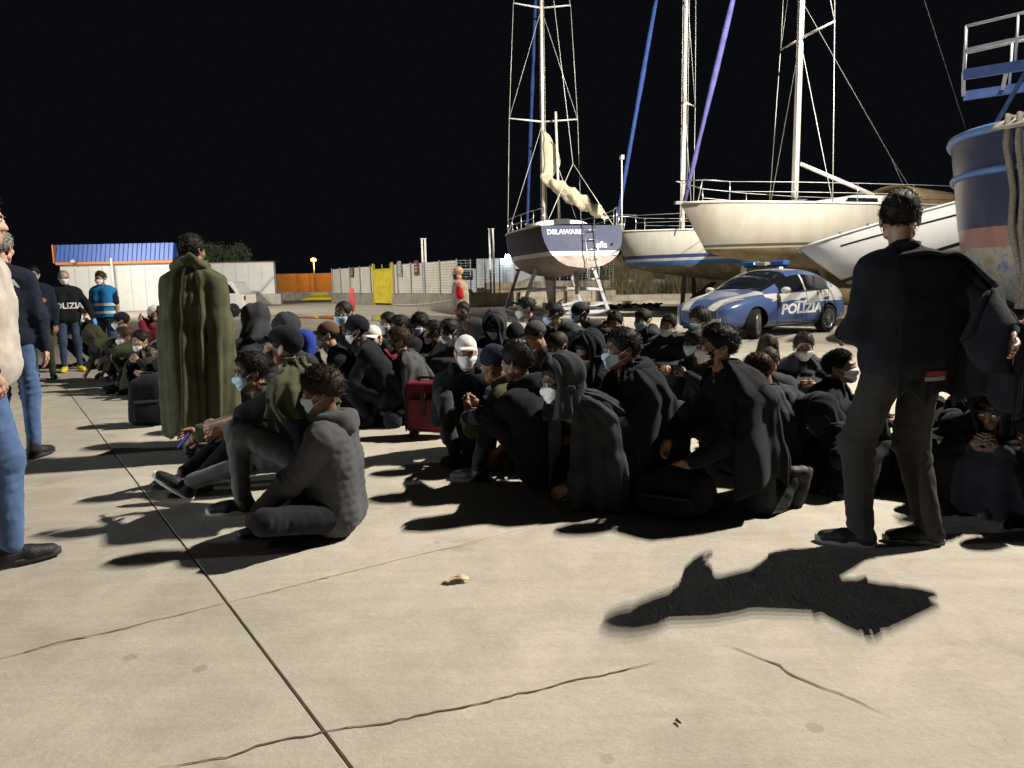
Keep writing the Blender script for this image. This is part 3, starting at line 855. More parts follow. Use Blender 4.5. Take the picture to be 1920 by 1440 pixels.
    if o.get('hoodback'):
        c0 = J['N'] + B @ NP([0, .085, -.015]) * k
        caps = []
        for a in np.linspace(-1.9, 1.9, 9):
            q = J['N'] + B @ NP([math.sin(a) * .098, .02 + math.cos(a) * .105, .035 - .02 * math.cos(a) - .012 * abs(a)]) * k
            caps.append((q, q + B @ NP([0, .016, -.05]) * k, .042 * k, .036 * k))
        V, Fh = sdf_mesh(caps, h, .03); Nn = vnormals(V, Fh); V = V + Nn * (.006 * wnoise(V, seed + 9, 34))[:, None]
        obj('hood', mesh_from('hood', V, Fh), tm, root)
    # ---------------- trousers
    caps = [(J['P'] + A @ NP([-.06 * k, 0, .02]), J['P'] + A @ NP([.06 * k, 0, .02]), .122 * k, .122 * k)]
    for n in 'LR':
        hpp, kn, an = J['hip' + n], J['kn' + n], J['an' + n]
        lo = o.get('loose', 0.0)
        caps.append((hpp + NP([0, .02 * k, 0]), kn, .096 * k, .068 * k + lo)); caps.append((kn, an + (kn - an) * .05, .066 * k + lo, .048 * k + lo))
    V, Ft = sdf_mesh(caps, h, 0.035); N = vnormals(V, Ft)
    V = V + N * (wr_amp * .5 * np.clip(wnoise(V, seed + 5, 32, 1.4), -1.2, 1) + .0025 * wnoise(V, seed + 6, 70))[:, None]
    V = limb_wrinkle(V, N, [(J['hip' + n], J['kn' + n], J['an' + n]) for n in 'LR'], seed + 8, .0075)
    V[:, 2] = np.maximum(V[:, 2], 0.008)
    pantsV = V
    obj('trousers', mesh_from('trousers', V, Ft), C_(o.get('pants', 'black')), root)
    # ---------------- shoes
    sm = shoe_meshes()
    for n in 'LR':
        y = -J['toe' + n]; z = NP([0, 0, 1.0])
        if abs(y @ z) > .8: z = NP([0, -1.0, 0])
        x = unit(np.cross(y, z)); z = np.cross(x, y)
        mm = Matrix([[*(x[i], y[i], z[i]), J['an' + n][i]] for i in range(3)] + [[0, 0, 0, 1]]) @ Matrix.Scale(k * 1.04, 4)
        so = obj('shoe', sm['upper'], mat('shoe_' + o.get('shoe', 'black'), {'black': (.014, .014, .015), 'brown': (.16, .09, .035), 'yellow': (.75, .65, .03), 'white': (.6, .6, .6), 'grey': (.12, .12, .12), 'pattern': (.02, .02, .02)}[o.get('shoe', 'black')], .6, var=.3, scale=25, bump=.2, bscale=90), root)
        so.matrix_local = mm
        sl = obj('sole', sm['sole'], mat('sole_' + o.get('sole', 'dark'), {'dark': (.05, .05, .05), 'white': (.62, .60, .55), 'grey': (.22, .22, .21), 'yellow': (.7, .6, .05)}[o.get('sole', 'dark')], .8, var=.2, scale=30), so)
        if lod == 0: obj('laces', sm['lace'], mat('lace_cotton', (.10, .10, .10), .9, var=.1), so)
    # ---------------- blanket
    bl = o.get('blanket')
    if bl:
        bo = o.get('bopt', {})
        pts = [topV[topV[:, 2] > J['P'][2] - .05]]
        if bo.get('legs', True): pts.append(pantsV)
        if bo.get('arms') is False:
            pass
        pts = np.concatenate(pts)
        if bo.get('torso'):
            dd = np.abs((topV - J['C'])[:, 0]) < .30 * k; pts = topV[dd & (topV[:, 1] > J['C'][1] - .20 * k)]
        neck = J['N'] + NP([0, .005, 0])
        if hd == 'hood': bo = dict(bo); bo.setdefault('topr', .122); bo.setdefault('zt', J['H'][2] - J['N'][2] - .10 * k); bo.setdefault('slope', .85); neck = J['H'] + NP([0, .012, 0])
        zt = J['N'][2] + .085 * k + bo.get('zt', 0)
        mb = drape(pts, neck, J, zt, bo.get('zb', 0.015), seed, bo.get('open', 0), bo.get('slope', 1.55), bo.get('twist', .8), lod, bo.get('fold', 1.0), None, bo.get('back', 0.0), bo.get('topr', .075) * k, bo.get('margin', .022), bo.get('facing', 0), bo.get('nfold', 9))
        b_o = mb.build('blanket', C_(bl), root, True)
        sd = b_o.modifiers.new('thickness', 'SOLIDIFY'); sd.thickness = 0.010; sd.offset = 0
        if bo.get('roll'):
            mb = MB(); N0 = J['N'] + NP([0, 0, .02 * k]); rows = []
            for j in range(40):
                a = 2 * math.pi * j / 40; rr = .105 * k + .012 * math.sin(3 * a + seed); zc = .01 - .05 * math.cos(a) + .012 * math.sin(4 * a + 1)
                cpt = N0 + NP([math.sin(a) * rr, -math.cos(a) * rr + .02, zc]); ring = []
                for i in range(12):
                    b = 2 * math.pi * i / 12; q = (.040 + .008 * math.sin(2 * b + 5 * a) + .006 * math.sin(9 * a + b)) * k
                    ring.append(cpt + NP([math.sin(a), -math.cos(a), 0]) * math.cos(b) * q + NP([0, 0, 1]) * math.sin(b) * q * 1.1)
                rows.append(ring)
            rows.append(rows[0]); mb.grid(rows, True); mb.build('blanket_collar', C_(bl), root, True)
    if hd == 'hood':
        mb = hood_geo(lod, seed, o.get('hoodopen', 48), flare=0.05 if bl else 1.0); ho = on_head('hood', mb, C_(o.get('hoodc', bl or top)))
        sd = ho.modifiers.new('thickness', 'SOLIDIFY'); sd.thickness = 0.008; sd.offset = 0
    root['_'] = 0; del root['_']
    PEOPLE.append((root, J))
    return root, J
# ================================================================== the quay
def concrete_mat():
    m = bpy.data.materials.new('quay_concrete'); m.use_nodes = True
    t = m.node_tree; N = t.nodes; L = t.links; b = N['Principled BSDF']
    b.inputs['Roughness'].default_value = 0.88; b.inputs['Specular IOR Level'].default_value = 0.25
    g = N.new('ShaderNodeNewGeometry'); oi = N.new('ShaderNodeObjectInfo')
    def noise(s, d=6, dist=0.0, rough=.6):
        n = N.new('ShaderNodeTexNoise'); n.inputs['Scale'].default_value = s; n.inputs['Detail'].default_value = d; n.inputs['Distortion'].default_value = dist
        n.inputs['Roughness'].default_value = rough
        L.new(g.outputs['Position'], n.inputs['Vector']); return n
    def rng(src, a, b_, c, d):
        r = N.new('ShaderNodeMapRange'); r.inputs[1].default_value = a; r.inputs[2].default_value = b_; r.inputs[3].default_value = c; r.inputs[4].default_value = d
        L.new(src, r.inputs[0]); return r.outputs[0]
    def mul(a, b_):
        r = N.new('ShaderNodeMath'); r.operation = 'MULTIPLY'; L.new(a, r.inputs[0])
        if isinstance(b_, float): r.inputs[1].default_value = b_
        else: L.new(b_, r.inputs[1])
        return r.outputs[0]
    big = rng(noise(0.55, 5, .6).outputs['Fac'], .3, .7, .80, 1.12)
    mid = rng(noise(3.2, 6, .8).outputs['Fac'], .3, .72, .84, 1.08)
    fine = rng(noise(38, 4).outputs['Fac'], .3, .7, .93, 1.06)
    grit = rng(noise(170, 2).outputs['Fac'], .35, .65, .90, 1.07)
    blotch = rng(noise(1.9, 3, .3).outputs['Fac'], .63, .69, 1.0, .84)
    v = N.new('ShaderNodeTexVoronoi'); v.inputs['Scale'].default_value = 3.1; L.new(g.outputs['Position'], v.inputs['Vector'])
    nz = noise(14, 3); ad = N.new('ShaderNodeMath'); ad.operation = 'MULTIPLY_ADD'; L.new(nz.outputs['Fac'], ad.inputs[0]); ad.inputs[1].default_value = .12; L.new(v.outputs['Distance'], ad.inputs[2])
    spot = rng(ad.outputs[0], .13, .15, .78, 1.0)
    sel = N.new('ShaderNodeSeparateColor'); L.new(v.outputs['Color'], sel.inputs[0])
    spsel = rng(sel.outputs[0], .55, .56, 0, 1)
    mx = N.new('ShaderNodeMix'); mx.data_type = 'FLOAT'; L.new(spsel, mx.inputs[0]); mx.inputs[2].default_value = 1.0; L.new(spot, mx.inputs[3])
    mpg = N.new('ShaderNodeMapping'); mpg.inputs['Rotation'].default_value = (0, 0, .6); mpg.inputs['Scale'].default_value = (.35, 7, 1); L.new(g.outputs['Position'], mpg.inputs[0])
    st = N.new('ShaderNodeTexNoise'); st.inputs['Scale'].default_value = 2.2; st.inputs['Detail'].default_value = 7; st.inputs['Distortion'].default_value = .4; L.new(mpg.outputs[0], st.inputs['Vector'])
    streak = rng(st.outputs['Fac'], .35, .68, .95, 1.03)
    mpg2 = N.new('ShaderNodeMapping'); mpg2.inputs['Rotation'].default_value = (0, 0, -.35); mpg2.inputs['Scale'].default_value = (.12, 3.2, 1); L.new(g.outputs['Position'], mpg2.inputs[0])
    st2 = N.new('ShaderNodeTexNoise'); st2.inputs['Scale'].default_value = 1.3; st2.inputs['Detail'].default_value = 4; L.new(mpg2.outputs[0], st2.inputs['Vector'])
    streak = mul(streak, rng(st2.outputs['Fac'], .60, .72, 1.0, .91))
    per = rng(oi.outputs['Random'], 0, 1, .94, 1.05)
    tot = mul(mul(mul(mul(mul(mul(mul(big, mid), fine), grit), blotch), mx.outputs[0]), per), streak)
    cm = N.new('ShaderNodeMixRGB'); cm.inputs[1].default_value = (.42, .39, .345, 1); cm.inputs[2].default_value = (.445, .395, .32, 1)
    L.new(noise(.9, 4, .5).outputs['Fac'], cm.inputs[0])
    vm = N.new('ShaderNodeVectorMath'); vm.operation = 'SCALE'; L.new(cm.outputs[0], vm.inputs[0]); L.new(tot, vm.inputs['Scale'])
    L.new(vm.outputs[0], b.inputs['Base Color'])
    bp = N.new('ShaderNodeBump'); bp.inputs['Strength'].default_value = .5; bp.inputs['Distance'].default_value = .006
    L.new(noise(60, 6).outputs['Fac'], bp.inputs['Height'])
    bp2 = N.new('ShaderNodeBump'); bp2.inputs['Strength'].default_value = .35; bp2.inputs['Distance'].default_value = .02
    L.new(noise(5, 5).outputs['Fac'], bp2.inputs['Height']); L.new(bp2.outputs[0], bp.inputs['Normal']); L.new(bp.outputs[0], b.inputs['Normal'])
    return m
CONC = concrete_mat()
gr = MB().add([(-500, -60, -.014), (500, -60, -.014), (500, 1200, -.014), (-500, 1200, -.014)], [(0, 1, 2, 3)]).build('ground', CONC)
tag(gr, 'wide pale concrete apron of the quay', None, None, 'structure')
O0 = ground(425, 1130); U = (ground(130, 740) - ground(650, 1440)).normalized(); Wv = Vector((-U.y, U.x, 0)) * -1
SL = 5.0
mbs = MB(); hx = SL / 2 - .0022; hy = SL / 2 - .0034
mbs.grid([[(-hx + .004, -hy + .004, 0), (hx - .004, -hy + .004, 0)], [(-hx + .004, hy - .004, 0), (hx - .004, hy - .004, 0)]])
mbs.add([(-hx + .004, -hy + .004, 0), (hx - .004, -hy + .004, 0), (hx - .004, hy - .004, 0), (-hx + .004, hy - .004, 0), (-hx, -hy, -.004), (hx, -hy, -.004), (hx, hy, -.004), (-hx, hy, -.004),
         (-hx, -hy, -.02), (hx, -hy, -.02), (hx, hy, -.02), (-hx, hy, -.02)],
        [(0, 4, 5, 1), (1, 5, 6, 2), (2, 6, 7, 3), (3, 7, 4, 0), (4, 8, 9, 5), (5, 9, 10, 6), (6, 10, 11, 7), (7, 11, 8, 4)])
slab_me = mbs.mesh('concrete_slab')
ang = math.atan2(U.y, U.x)      # local x along U, local y across
cells = []
for i in range(-3, 6):
    for j in range(-4, 5):
        c = O0 + U * (i + .5) * SL + Wv * (j + .5) * SL
        if c.y < -1 or c.y > 24 or abs(c.x) > 4 + c.y * 0.85: continue
        so = obj('concrete_slab', slab_me, CONC, gr, c, (0, 0, ang)); cells.append(c)
bed = MB()
for c in cells:
    q = [c + U * a * (SL / 2 + .02) + Wv * b * (SL / 2 + .02) for a, b in ((-1, -1), (1, -1), (1, 1), (-1, 1))]
    bed.add([(p.x, p.y, -.0105) for p in q], [(0, 1, 2, 3)])
bo = MB().add([(v[0], v[1], v[2]) for v in bed.V], bed.F)
# one dark bitumen bed seen only in the joints
bo.build('joint_filler', mat('bitumen', (.012, .011, .010), .95, var=.2), gr)['kind'] = 'stuff'
def crack(pts, w, seed):
    rs = random.Random(seed); P = [ground(*p, z=.0035) for p in pts]; Q = []
    for a, b in zip(P[:-1], P[1:]):
        n = max(2, int((b - a).length / .025))
        for i in range(n):
            q = a.lerp(b, i / n); Q.append(q)
    Q.append(P[-1]); rows = []; off = 0
    for i, q in enumerate(Q):
        d = (Q[min(i + 1, len(Q) - 1)] - Q[max(0, i - 1)]).normalized(); s = Vector((-d.y, d.x, 0)); off = off * .8 + rs.gauss(0, .0035)
        ww = w * (.5 + rs.random() * .8) * min(1, (i + 1) / 8, (len(Q) - i) / 8)
        c = q + s * off; rows.append([c - s * ww / 2, c + s * ww / 2])
    MB().grid(rows).build('crack', mat('crack_dirt', (.10, .085, .065), .95, var=.35, scale=30), gr)
crack([(280, 1443), (425, 1420), (480, 1395), (600, 1370), (700, 1357), (780, 1340), (820, 1330), (900, 1320), (960, 1305), (1060, 1282), (1145, 1262), (1240, 1240)], .0065, 3)
crack([(1355, 1207), (1460, 1247), (1490, 1268), (1585, 1305), (1670, 1342)], .007, 4)
crack([(-20, 1240), (100, 1205), (225, 1180), (330, 1156), (425, 1131)], .006, 5)
crack([(425, 1129), (510, 1109), (640, 1076), (760, 1046), (900, 1015)], .004, 6)
# oil stains as thin irregular films on the concrete
def stain(cx, cy, rx, ry, seed, name='stain', m=None, z=.0022, n=40):
    rs = random.Random(seed); ph = [rs.random() * 6.28 for _ in range(6)]; P = []
    for j in range(n):
        a = 2 * math.pi * j / n; k = 1 + .16 * math.sin(2 * a + ph[0]) + .12 * math.sin(3 * a + ph[1]) + .08 * math.sin(5 * a + ph[2]) + .05 * math.sin(9 * a + ph[3])
        P.append(ground(cx + math.cos(a) * rx * k, cy + math.sin(a) * ry * k, z))
    mb = MB().add(P, [tuple(range(n))]); return mb.build(name, m or mat('old_stain', (.372, .344, .305), .85, var=.14, scale=18), gr)

pm = mat('puddle_water', (.045, .043, .040), .04, var=.1, spec=.6)
for (x, y, rx, ry, s) in ((790, 596, 190, 5.5, 3), (1020, 600, 120, 3.5, 11)):
    stain(x, y, rx, ry, s, 'puddle', pm, .004, 60)

# ------------------------------------------------------------------ litter
def litter(label, px, py, pts, color, name, cat, z=.012):
    c = ground(px, py); mb = MB(); rows = []
    rs = random.Random(px)
    for i in range(5):
        rows.append([(u, v, .008 + rs.random() * min(pts) * .4) for u, v in [(pts[0] * (j / 4 - .5) + rs.gauss(0, pts[0] * .06), pts[1] * (i / 4 - .5) + rs.gauss(0, pts[1] * .06)) for j in range(5)]])
    mb.grid(rows); o = mb.build(name, mat('litter_' + name, color, .8, var=.15, scale=20), None, False, c, (0, 0, .4))
    sd = o.modifiers.new('thickness', 'SOLIDIFY'); sd.thickness = .003
    tag(o, label, cat); return o
litter('crumpled cream paper wrapper lying on bare concrete', 855, 1091, (.10, .055), (.62, .50, .32), 'paper_wrapper', 'litter')
litter('tiny black scrap lying near the grey stain', 1271, 1357, (.008, .022), (.01, .01, .01), 'plastic_scrap', 'litter')

# ================================================================== flood light mast (source of the light, beside the quay; the low fill pole is added)
galv = mat('galvanised_steel', (.34, .35, .36), .45, .8, var=.15, scale=12)
def flood_mast(base, hgt, heads, bar_dir, label, emit, color=WARM):
    fm = empty('floodlight_mast', base, 0, label, 'lamp post')
    MB().tube([(0, 0, 0), (0, 0, hgt * .5), (0, 0, hgt + .1)], [.14, .11, .08], 14).build('pole', galv, fm, True)
    MB().box((0, 0, .03), (.5, .5, .06)).build('base_plate', galv, fm)
    BX = Vector(bar_dir).normalized()
    MB().bar(BX * -1.2 + Vector((0, 0, hgt + .12)), BX * 1.2 + Vector((0, 0, hgt + .12)), .08).build('cross_arm', galv, fm)
    for off, tg, pw, an in heads:
        c = BX * off + Vector((0, 0, hgt - .12)); w = base + c
        d = (Vector(tg) - w).normalized()
        hd = MB(); hd.bar(c - d * .20, c - d * .05, .24, .20); hd.bar(c - d * .13, c - d * .13 + Vector((0, 0, .25)), .04).build('lamp_housing', galv, fm)
        MB().bar(c - d * .05, c - d * .04, .22, .18).build('lamp_lens', mat('lamp_lens_glow', (.8, .8, .8), .3, var=0, emit=(1, .9, .75), estr=emit), fm)
        lo = spot_lamp('flood_lamp', w + d * .02, tg, pw, an, .035, color); lo.parent = fm; lo.location = c + d * .02
flood_mast(MAST, MAST_H, FLOOD, (.3, .95, 0), 'tall galvanised floodlight mast with a row of seven lamps', 25)
flood_mast(MAST2, MAST2_H, FLOOD2, (.6, -.8, 0), 'galvanised floodlight mast with two lamps facing the sheds', 25)
flood_mast(FILL_POLE, FILL_POLE_H, FILL_LAMP, (.2, -1, 0), 'unseen short galvanised pole with one cool white lamp added as fill', 25, COOL)  # out of view, put in to brighten the crowd's shaded side

# ================================================================== buildings at the back
def plane_root(name, px, py, depth, label, cat, rz=0.0):
    p = at_depth(px, py, depth); return empty(name, (p.x, p.y, 0), rz, label, cat)
white_panel = mat('white_sandwich_panel', (.55, .56, .55), .55, var=.06, scale=2)
Zb = 46.0; kx = Zb / 1400
def bx(px): return (px - 960) * kx
# ---- blue-roofed prefabricated building
bb = empty('prefab_building', (bx(128), Zb, 0), 0, 'white panel building with blue ribbed roof edge and orange trim', 'building')
wB = bx(336) - bx(128); n = 8
for i in range(n):
    x0 = wB * i / n; MB().box((x0 + wB / n / 2, .06, 1.42), (wB / n - .02, .12, 2.84)).build('wall_panel', white_panel, bb)
MB().box((wB / 2, 3.1, 1.4), (wB - .1, 5.9, 2.8)).build('core_wall', white_panel, bb)
MB().box((wB / 2, -.02, 2.93), (wB + .3, .3, .16)).build('eave_trim', mat('orange_trim', (.62, .22, .09), .6, var=.1), bb)
blue_roof = mat('blue_roof_sheet', (.03, .095, .36), .45, var=.08, scale=3)
rw = wB + .3
for i in range(26):
    x0 = -.15 + rw * i / 26
    MB().add([(x0 + .01, -.17, 3.02), (x0 + rw / 26 - .05, -.17, 3.02), (x0 + rw / 26 - .05, .15, 4.06), (x0 + .01, .15, 4.06), (x0 + rw / 26 - .02, -.21, 3.02), (x0 + rw / 26 - .02, .11, 4.06), (x0 + rw / 26 + .01, -.17, 3.02), (x0 + rw / 26 + .01, .15, 4.06)],
             [(0, 1, 2, 3), (1, 4, 5, 2), (4, 6, 7, 5)]).build('roof_sheet', blue_roof, bb)
MB().box((wB / 2, .42, 3.55), (rw - .02, .5, 1.0)).build('parapet', blue_roof, bb)
MB().box((-.19, .1, 3.5), (.07, .7, 1.1)).build('gable_trim', mat('orange_trim', (.62, .22, .09)), bb)
MB().tube([(3.22, -.12, 3.2), (3.24, -.12, 2.0), (3.26, -.12, .05)], .07, 8).build('downpipe', mat('white_pvc', (.7, .7, .68), .5, var=.05), bb, True)
MB().lathe([(.02, 0), (.14, .02), (.16, .12), (.02, .2)], 12, 'Z', (1.0, -.28, 2.95)).build('wall_lamp', mat('white_pvc', (.7, .7, .68)), bb, True)
# ---- white annex wall with concrete plinth
Zc = 56.0; kc = Zc / 1400
ax0 = (405 - 960) * kc; aw = (523 - 405) * kc
an_ = empty('storage_shed', (ax0, Zc, 0), 0, 'low white metal shed standing on a concrete plinth', 'shed')
for i in range(5): MB().box((aw * (i + .5) / 5, .06, 1.95), (aw / 5 - .015, .12, 2.35)).build('wall_panel', white_panel, an_)
MB().box((aw / 2, .35, 1.9), (aw - .08, .4, 2.3)).build('core_wall', white_panel, an_)
MB().box((aw / 2, .25, 3.15), (aw + .1, .7, .06)).build('roof_edge', mat('rust_trim', (.16, .07, .05), .7, var=.2), an_)
MB().box((aw / 2 + .2, -.1, .38), (aw + .6, .5, .76)).build('plinth', mat('grey_concrete', (.36, .34, .30), .9, var=.25, scale=3, bump=.3, bscale=20), an_)
MB().bar((aw - 1.3, -.14, .78), (aw - .05, -.14, 2.1), .05).build('brace', galv, an_)
# ---- far container lit by the street lamp
Zd = 92.0; kd = Zd / 1400
ct = empty('shipping_container', ((572 - 960) * kd, Zd, 0), 0, 'orange lit long container beyond the low wall', 'container')
cw = 9.0; om = mat('yellow_container_paint', (.42, .25, .08), .7, var=.12, scale=1.5)
MB().box((0, 1.2, 1.62), (cw, 2.3, 2.36)).build('box', om, ct)
for i in range(46): MB().box((-cw / 2 + cw * (i + .5) / 46, .03, 1.62), (cw / 46 * .5, .06, 2.2)).build('corrugation', om, ct)
MB().box((0, .0, .38), (cw + .1, 2.2, .14)).build('bottom_rail', om, ct)
for sx in (-1, -.4, .4, 1): MB().box((sx * cw * .48, 1.1, .155), (.3, 2.2, .31)).build('foot_block', om, ct)
lp = empty('street_lamp', ((605 - 960) * kd * .985, Zd - 3.2, 0), 0, 'glowing orange sodium street lamp on a slim pole', 'street lamp')
lh = 1.3 + (535 - 489) / 1400 * (Zd - 3.2)
MB().tube([(0, 0, 0), (0, 0, lh * .6), (0, 0, lh)], [.10, .08, .06], 10).build('pole', galv, lp, True)
MB().lathe([(.02, -.2), (.28, -.15), (.34, 0), (.26, .16), (.02, .22)], 14, 'Z', (0, 0, lh + .1)).build('lamp_globe', mat('sodium_glow', (.9, .5, .15), .4, var=0, emit=(1.0, .42, .06), estr=7), lp, True)
pl = bpy.data.lights.new('sodium_lamp', 'POINT'); pl.energy = 1500; pl.color = (1, .45, .08); pl.shadow_soft_size = .35
plo = bpy.data.objects.new('sodium_lamp', pl); COL.objects.link(plo); plo.parent = lp; plo.location = (0, -.4, lh + .1)
# ---- low wall in front of it, with a yellow upturned dinghy
lw = empty('low_wall', ((575 - 960) * .05, 70.0, 0), 0, 'low grey concrete wall in front of the orange container', 'wall')
for i in range(5): MB().box((-2.6 + i * 1.3, 0, .35), (1.285, .3, .7)).build('wall_block', mat('grey_concrete', (.36, .34, .30)), lw)
MB().box((0, 0, .73), (6.6, .36, .06)).build('coping', mat('grey_concrete', (.36, .34, .30)), lw)
dg = empty('dinghy', ((605 - 960) * .0475, 66.5, 0), 0, 'small yellow dinghy upturned by the low wall', 'boat')
mb = MB(); mb.grid([[(-1.5 + 3 * i / 10, (j / 6 - .5) * 1.1 * max(.08, math.sin(math.pi * min(.97, .06 + i / 10 * .9))) ** .6, .02 + .62 * max(0, math.cos((j / 6 - .5) * 3.0)) * max(.12, math.sin(math.pi * (.1 + i / 10 * .8)))) for j in range(7)] for i in range(11)])
mb.build('hull', mat('yellow_gelcoat', (.70, .60, .04), .4, var=.1), dg, True)
MB().box((0, 0, .62), (1.6, .06, .08)).build('keel', mat('yellow_gelcoat', (.70, .60, .04)), dg)
# ---- tree behind the shed
tr = empty('tree', ((430 - 960) * 66 / 1400, 66, 0), 0, 'dense round evergreen tree behind the white shed', 'tree')
MB().tube([(0, 0, 0), (.05, .05, 1.2), (.1, 0, 2.6)], [.22, .18, .12], 8).build('trunk', mat('bark', (.09, .065, .045), .9, var=.3), tr, True)
rs = np.random.RandomState(3); mb = MB()
for c in range(420):
    a = rs.rand() * 6.28; u = rs.rand() ** .5; zc = rs.rand()
    rad = 2.45 * math.sin(math.pi * (.18 + .62 * zc)) ** .8 * (.65 + .35 * u)
    p = NP([math.cos(a) * rad, math.sin(a) * rad * .9, 1.7 + zc * 3.1 + .25 * math.sin(3 * a)])
    for l in range(16):
        q = p + rs.randn(3) * .17; d = unit(rs.randn(3)); e = unit(np.cross(d, rs.randn(3))); s = .055 + rs.rand() * .05
        n0 = len(mb.V); mb.V += [tuple(q - d * s), tuple(q + e * s * .5), tuple(q + d * s), tuple(q - e * s * .5)]; mb.F.append((n0, n0 + 1, n0 + 2, n0 + 3))
mb.build('crown', mat('dark_leaves', (.12, .16, .085), .6, var=.45, scale=1.3), tr)

# ================================================================== fence with white screens
FA = ground(625, 568); FB = ground(858, 577); FC = ground(1152, 567)
def on_line(px, A, B):
    lo, hi = -.3, 1.3
    for _ in range(40):
        m = (lo + hi) / 2; x = proj(A.lerp(B, m))[0]
        if x < px: lo = m
        else: hi = m
    return A.lerp(B, lo)
wire = mat('grey_fence_wire', (.30, .31, .32), .5, .5, var=.1); post_m = mat('fence_post_paint', (.20, .21, .22), .6, var=.1)
screen_m = mat('white_privacy_screen', (.62, .58, .51), .7, var=.10, scale=1.2)
fe = empty('screened_fence', FA, 0, 'wire fence with white privacy screens on a concrete plinth', 'fence')
wallm = mat('stained_concrete', (.42, .37, .28), .9, var=.28, scale=1.6, bump=.3, bscale=14)
plinthm = mat('dark_plinth', (.20, .185, .165), .9, var=.25, scale=2.2)
xs = [625, 640.5, 658, 677, 697, 703]; xs2 = [740, 747, 772, 797.5, 826, 858]
def fence_panel(a, b, screen, parent, origin, z0=.72, z1=2.5, step=.055):
    a = a - origin; b = b - origin; L_ = (b - a).length; d = (b - a).normalized(); nrm = Vector((d.y, -d.x, 0))
    if nrm.y > 0: nrm = -nrm
    mb = MB(); m = max(2, int(L_ / .22)); 
    for i in range(m + 1): mb.bar(a + d * (L_ * i / m) + Vector((0, 0, z0)), a + d * (L_ * i / m) + Vector((0, 0, z1)), .010)
    for i in range(13):
        z = z0 + .03 + (z1 - z0 - .06) * i / 12; mb.bar(a + Vector((0, 0, z)) + nrm * .006, b + Vector((0, 0, z)) + nrm * .006, .014)
    mb.build('wire_mesh', wire, parent)['kind'] = 'stuff'
    MB().bar(a + Vector((0, 0, .0)), a + Vector((0, 0, z1 + .05)), .06).build('post', post_m, parent)
    if screen:
        s = MB(); q = -nrm * .06; s.bar(a + d * .03 + q + Vector((0, 0, (z0 + z1) / 2)), b - d * .03 + q + Vector((0, 0, (z0 + z1) / 2)), .025, z1 - z0 - .04); s.build('screen', screen_m, parent)
for lst in (xs, xs2):
    for a, b in zip(lst[:-1], lst[1:]):
        fence_panel(on_line(a, FA, FB), on_line(b, FA, FB), True, fe, FA)
for a, b in ((625, 703), (740, 858)):
    p, q = on_line(a, FA, FB) - FA, on_line(b, FA, FB) - FA
    MB().bar(p + Vector((0, .0, .36)), q + Vector((0, .0, .36)), .30, .72).build('plinth', plinthm, fe)
def sign(px, py, w, h, color, label):
    p = on_line(px, FA, FB); s = proj(p)[1]; z = 1.3 + (546 - .02 * (px - 80) - py) / 1400 * p.y
    o = empty('fence_sign', p + Vector((0, -.09, z)), math.atan2((FB - FA).y, (FB - FA).x), label, 'sign')
    MB().box((0, 0, 0), (w, .02, h)).build('plate', mat('sign_' + label[:8], color, .6, var=.15, scale=6), o)
    for k_ in range(3): MB().box((0, -.013, h * (.25 - .22 * k_)), (w * (.6 if k_ else .4), .006, h * .07)).build('print_line', mat('sign_print', (.45, .42, .40), .6, var=.1), o)
sign(663, 511, .5, .7, (.13, .035, .035), 'dark red notice plate on the white screen left of the gate')
sign(783, 503, .5, .85, (.12, .03, .03), 'dark red notice plate on the white screen right of the gate')
sign(752, 505, .55, .95, (.22, .23, .26), 'grey notice plate beside the yellow gate')
# gate
ga, gb = on_line(704, FA, FB), on_line(739, FA, FB); gd = (gb - ga).normalized(); gl = (gb - ga).length
gt = empty('yellow_gate', ga, math.atan2(gd.y, gd.x), 'bright yellow sheet metal gate with tall posts', 'gate')
ym = mat('yellow_gate_paint', (.46, .37, .03), .5, var=.18, scale=2)
for x in (0, gl): MB().box((x, -.06, 1.32), (.10, .10, 2.64)).build('post', ym, gt)
for z, h_ in ((.68, 1.0), (1.72, .98)): MB().box((gl / 2, -.06, z), (gl - .14, .03, h_)).build('panel', ym, gt)
for z in (.16, 1.2, 2.24): MB().box((gl / 2, -.085, z), (gl - .1, .05, .07)).build('rail', ym, gt)
for x in (.25, gl / 2, gl - .25): MB().box((x, -.06, 2.42), (.05, .05, .3)).build('spike', ym, gt)
for x in (.2, gl - .2): MB().lathe([(.02, -.03), (.07, -.03), (.07, .03), (.02, .03)], 10, 'Y', (x, -.06, .075)).build('wheel', galv, gt)
# open mesh fence on block wall
fo = empty('mesh_fence', FB, 0, 'open wire mesh fence on a pale block wall behind the navy yacht', 'fence')
xs3 = [858, 884, 911, 938, 966, 994, 1022, 1050, 1078, 1106, 1130, 1150]
for a, b in zip(xs3[:-1], xs3[1:]): fence_panel(on_line(a, FB, FC), on_line(b, FB, FC), False, fo, FB)
bw = empty('block_wall', FB, math.atan2((FC - FB).y, (FC - FB).x), 'low pale concrete block wall under the open mesh fence', 'wall')
Lw = (FC - FB).length
for r_ in range(2):
    nb = 15
    for i in range(nb):
        w_ = Lw / nb; off = (w_ / 2 if r_ else 0)
        x0 = i * w_ + off; x1 = min(Lw, x0 + w_)
        if r_ and i == 0: MB().box((off / 2, 0, .54), (off - .012, .28, .348)).build('block', wallm, bw)
        MB().box(((x0 + x1) / 2, random.Random(i * 7 + r_).uniform(-.008, .008), .18 + r_ * .36), (x1 - x0 - .012, .28, .348)).build('block', wallm, bw)
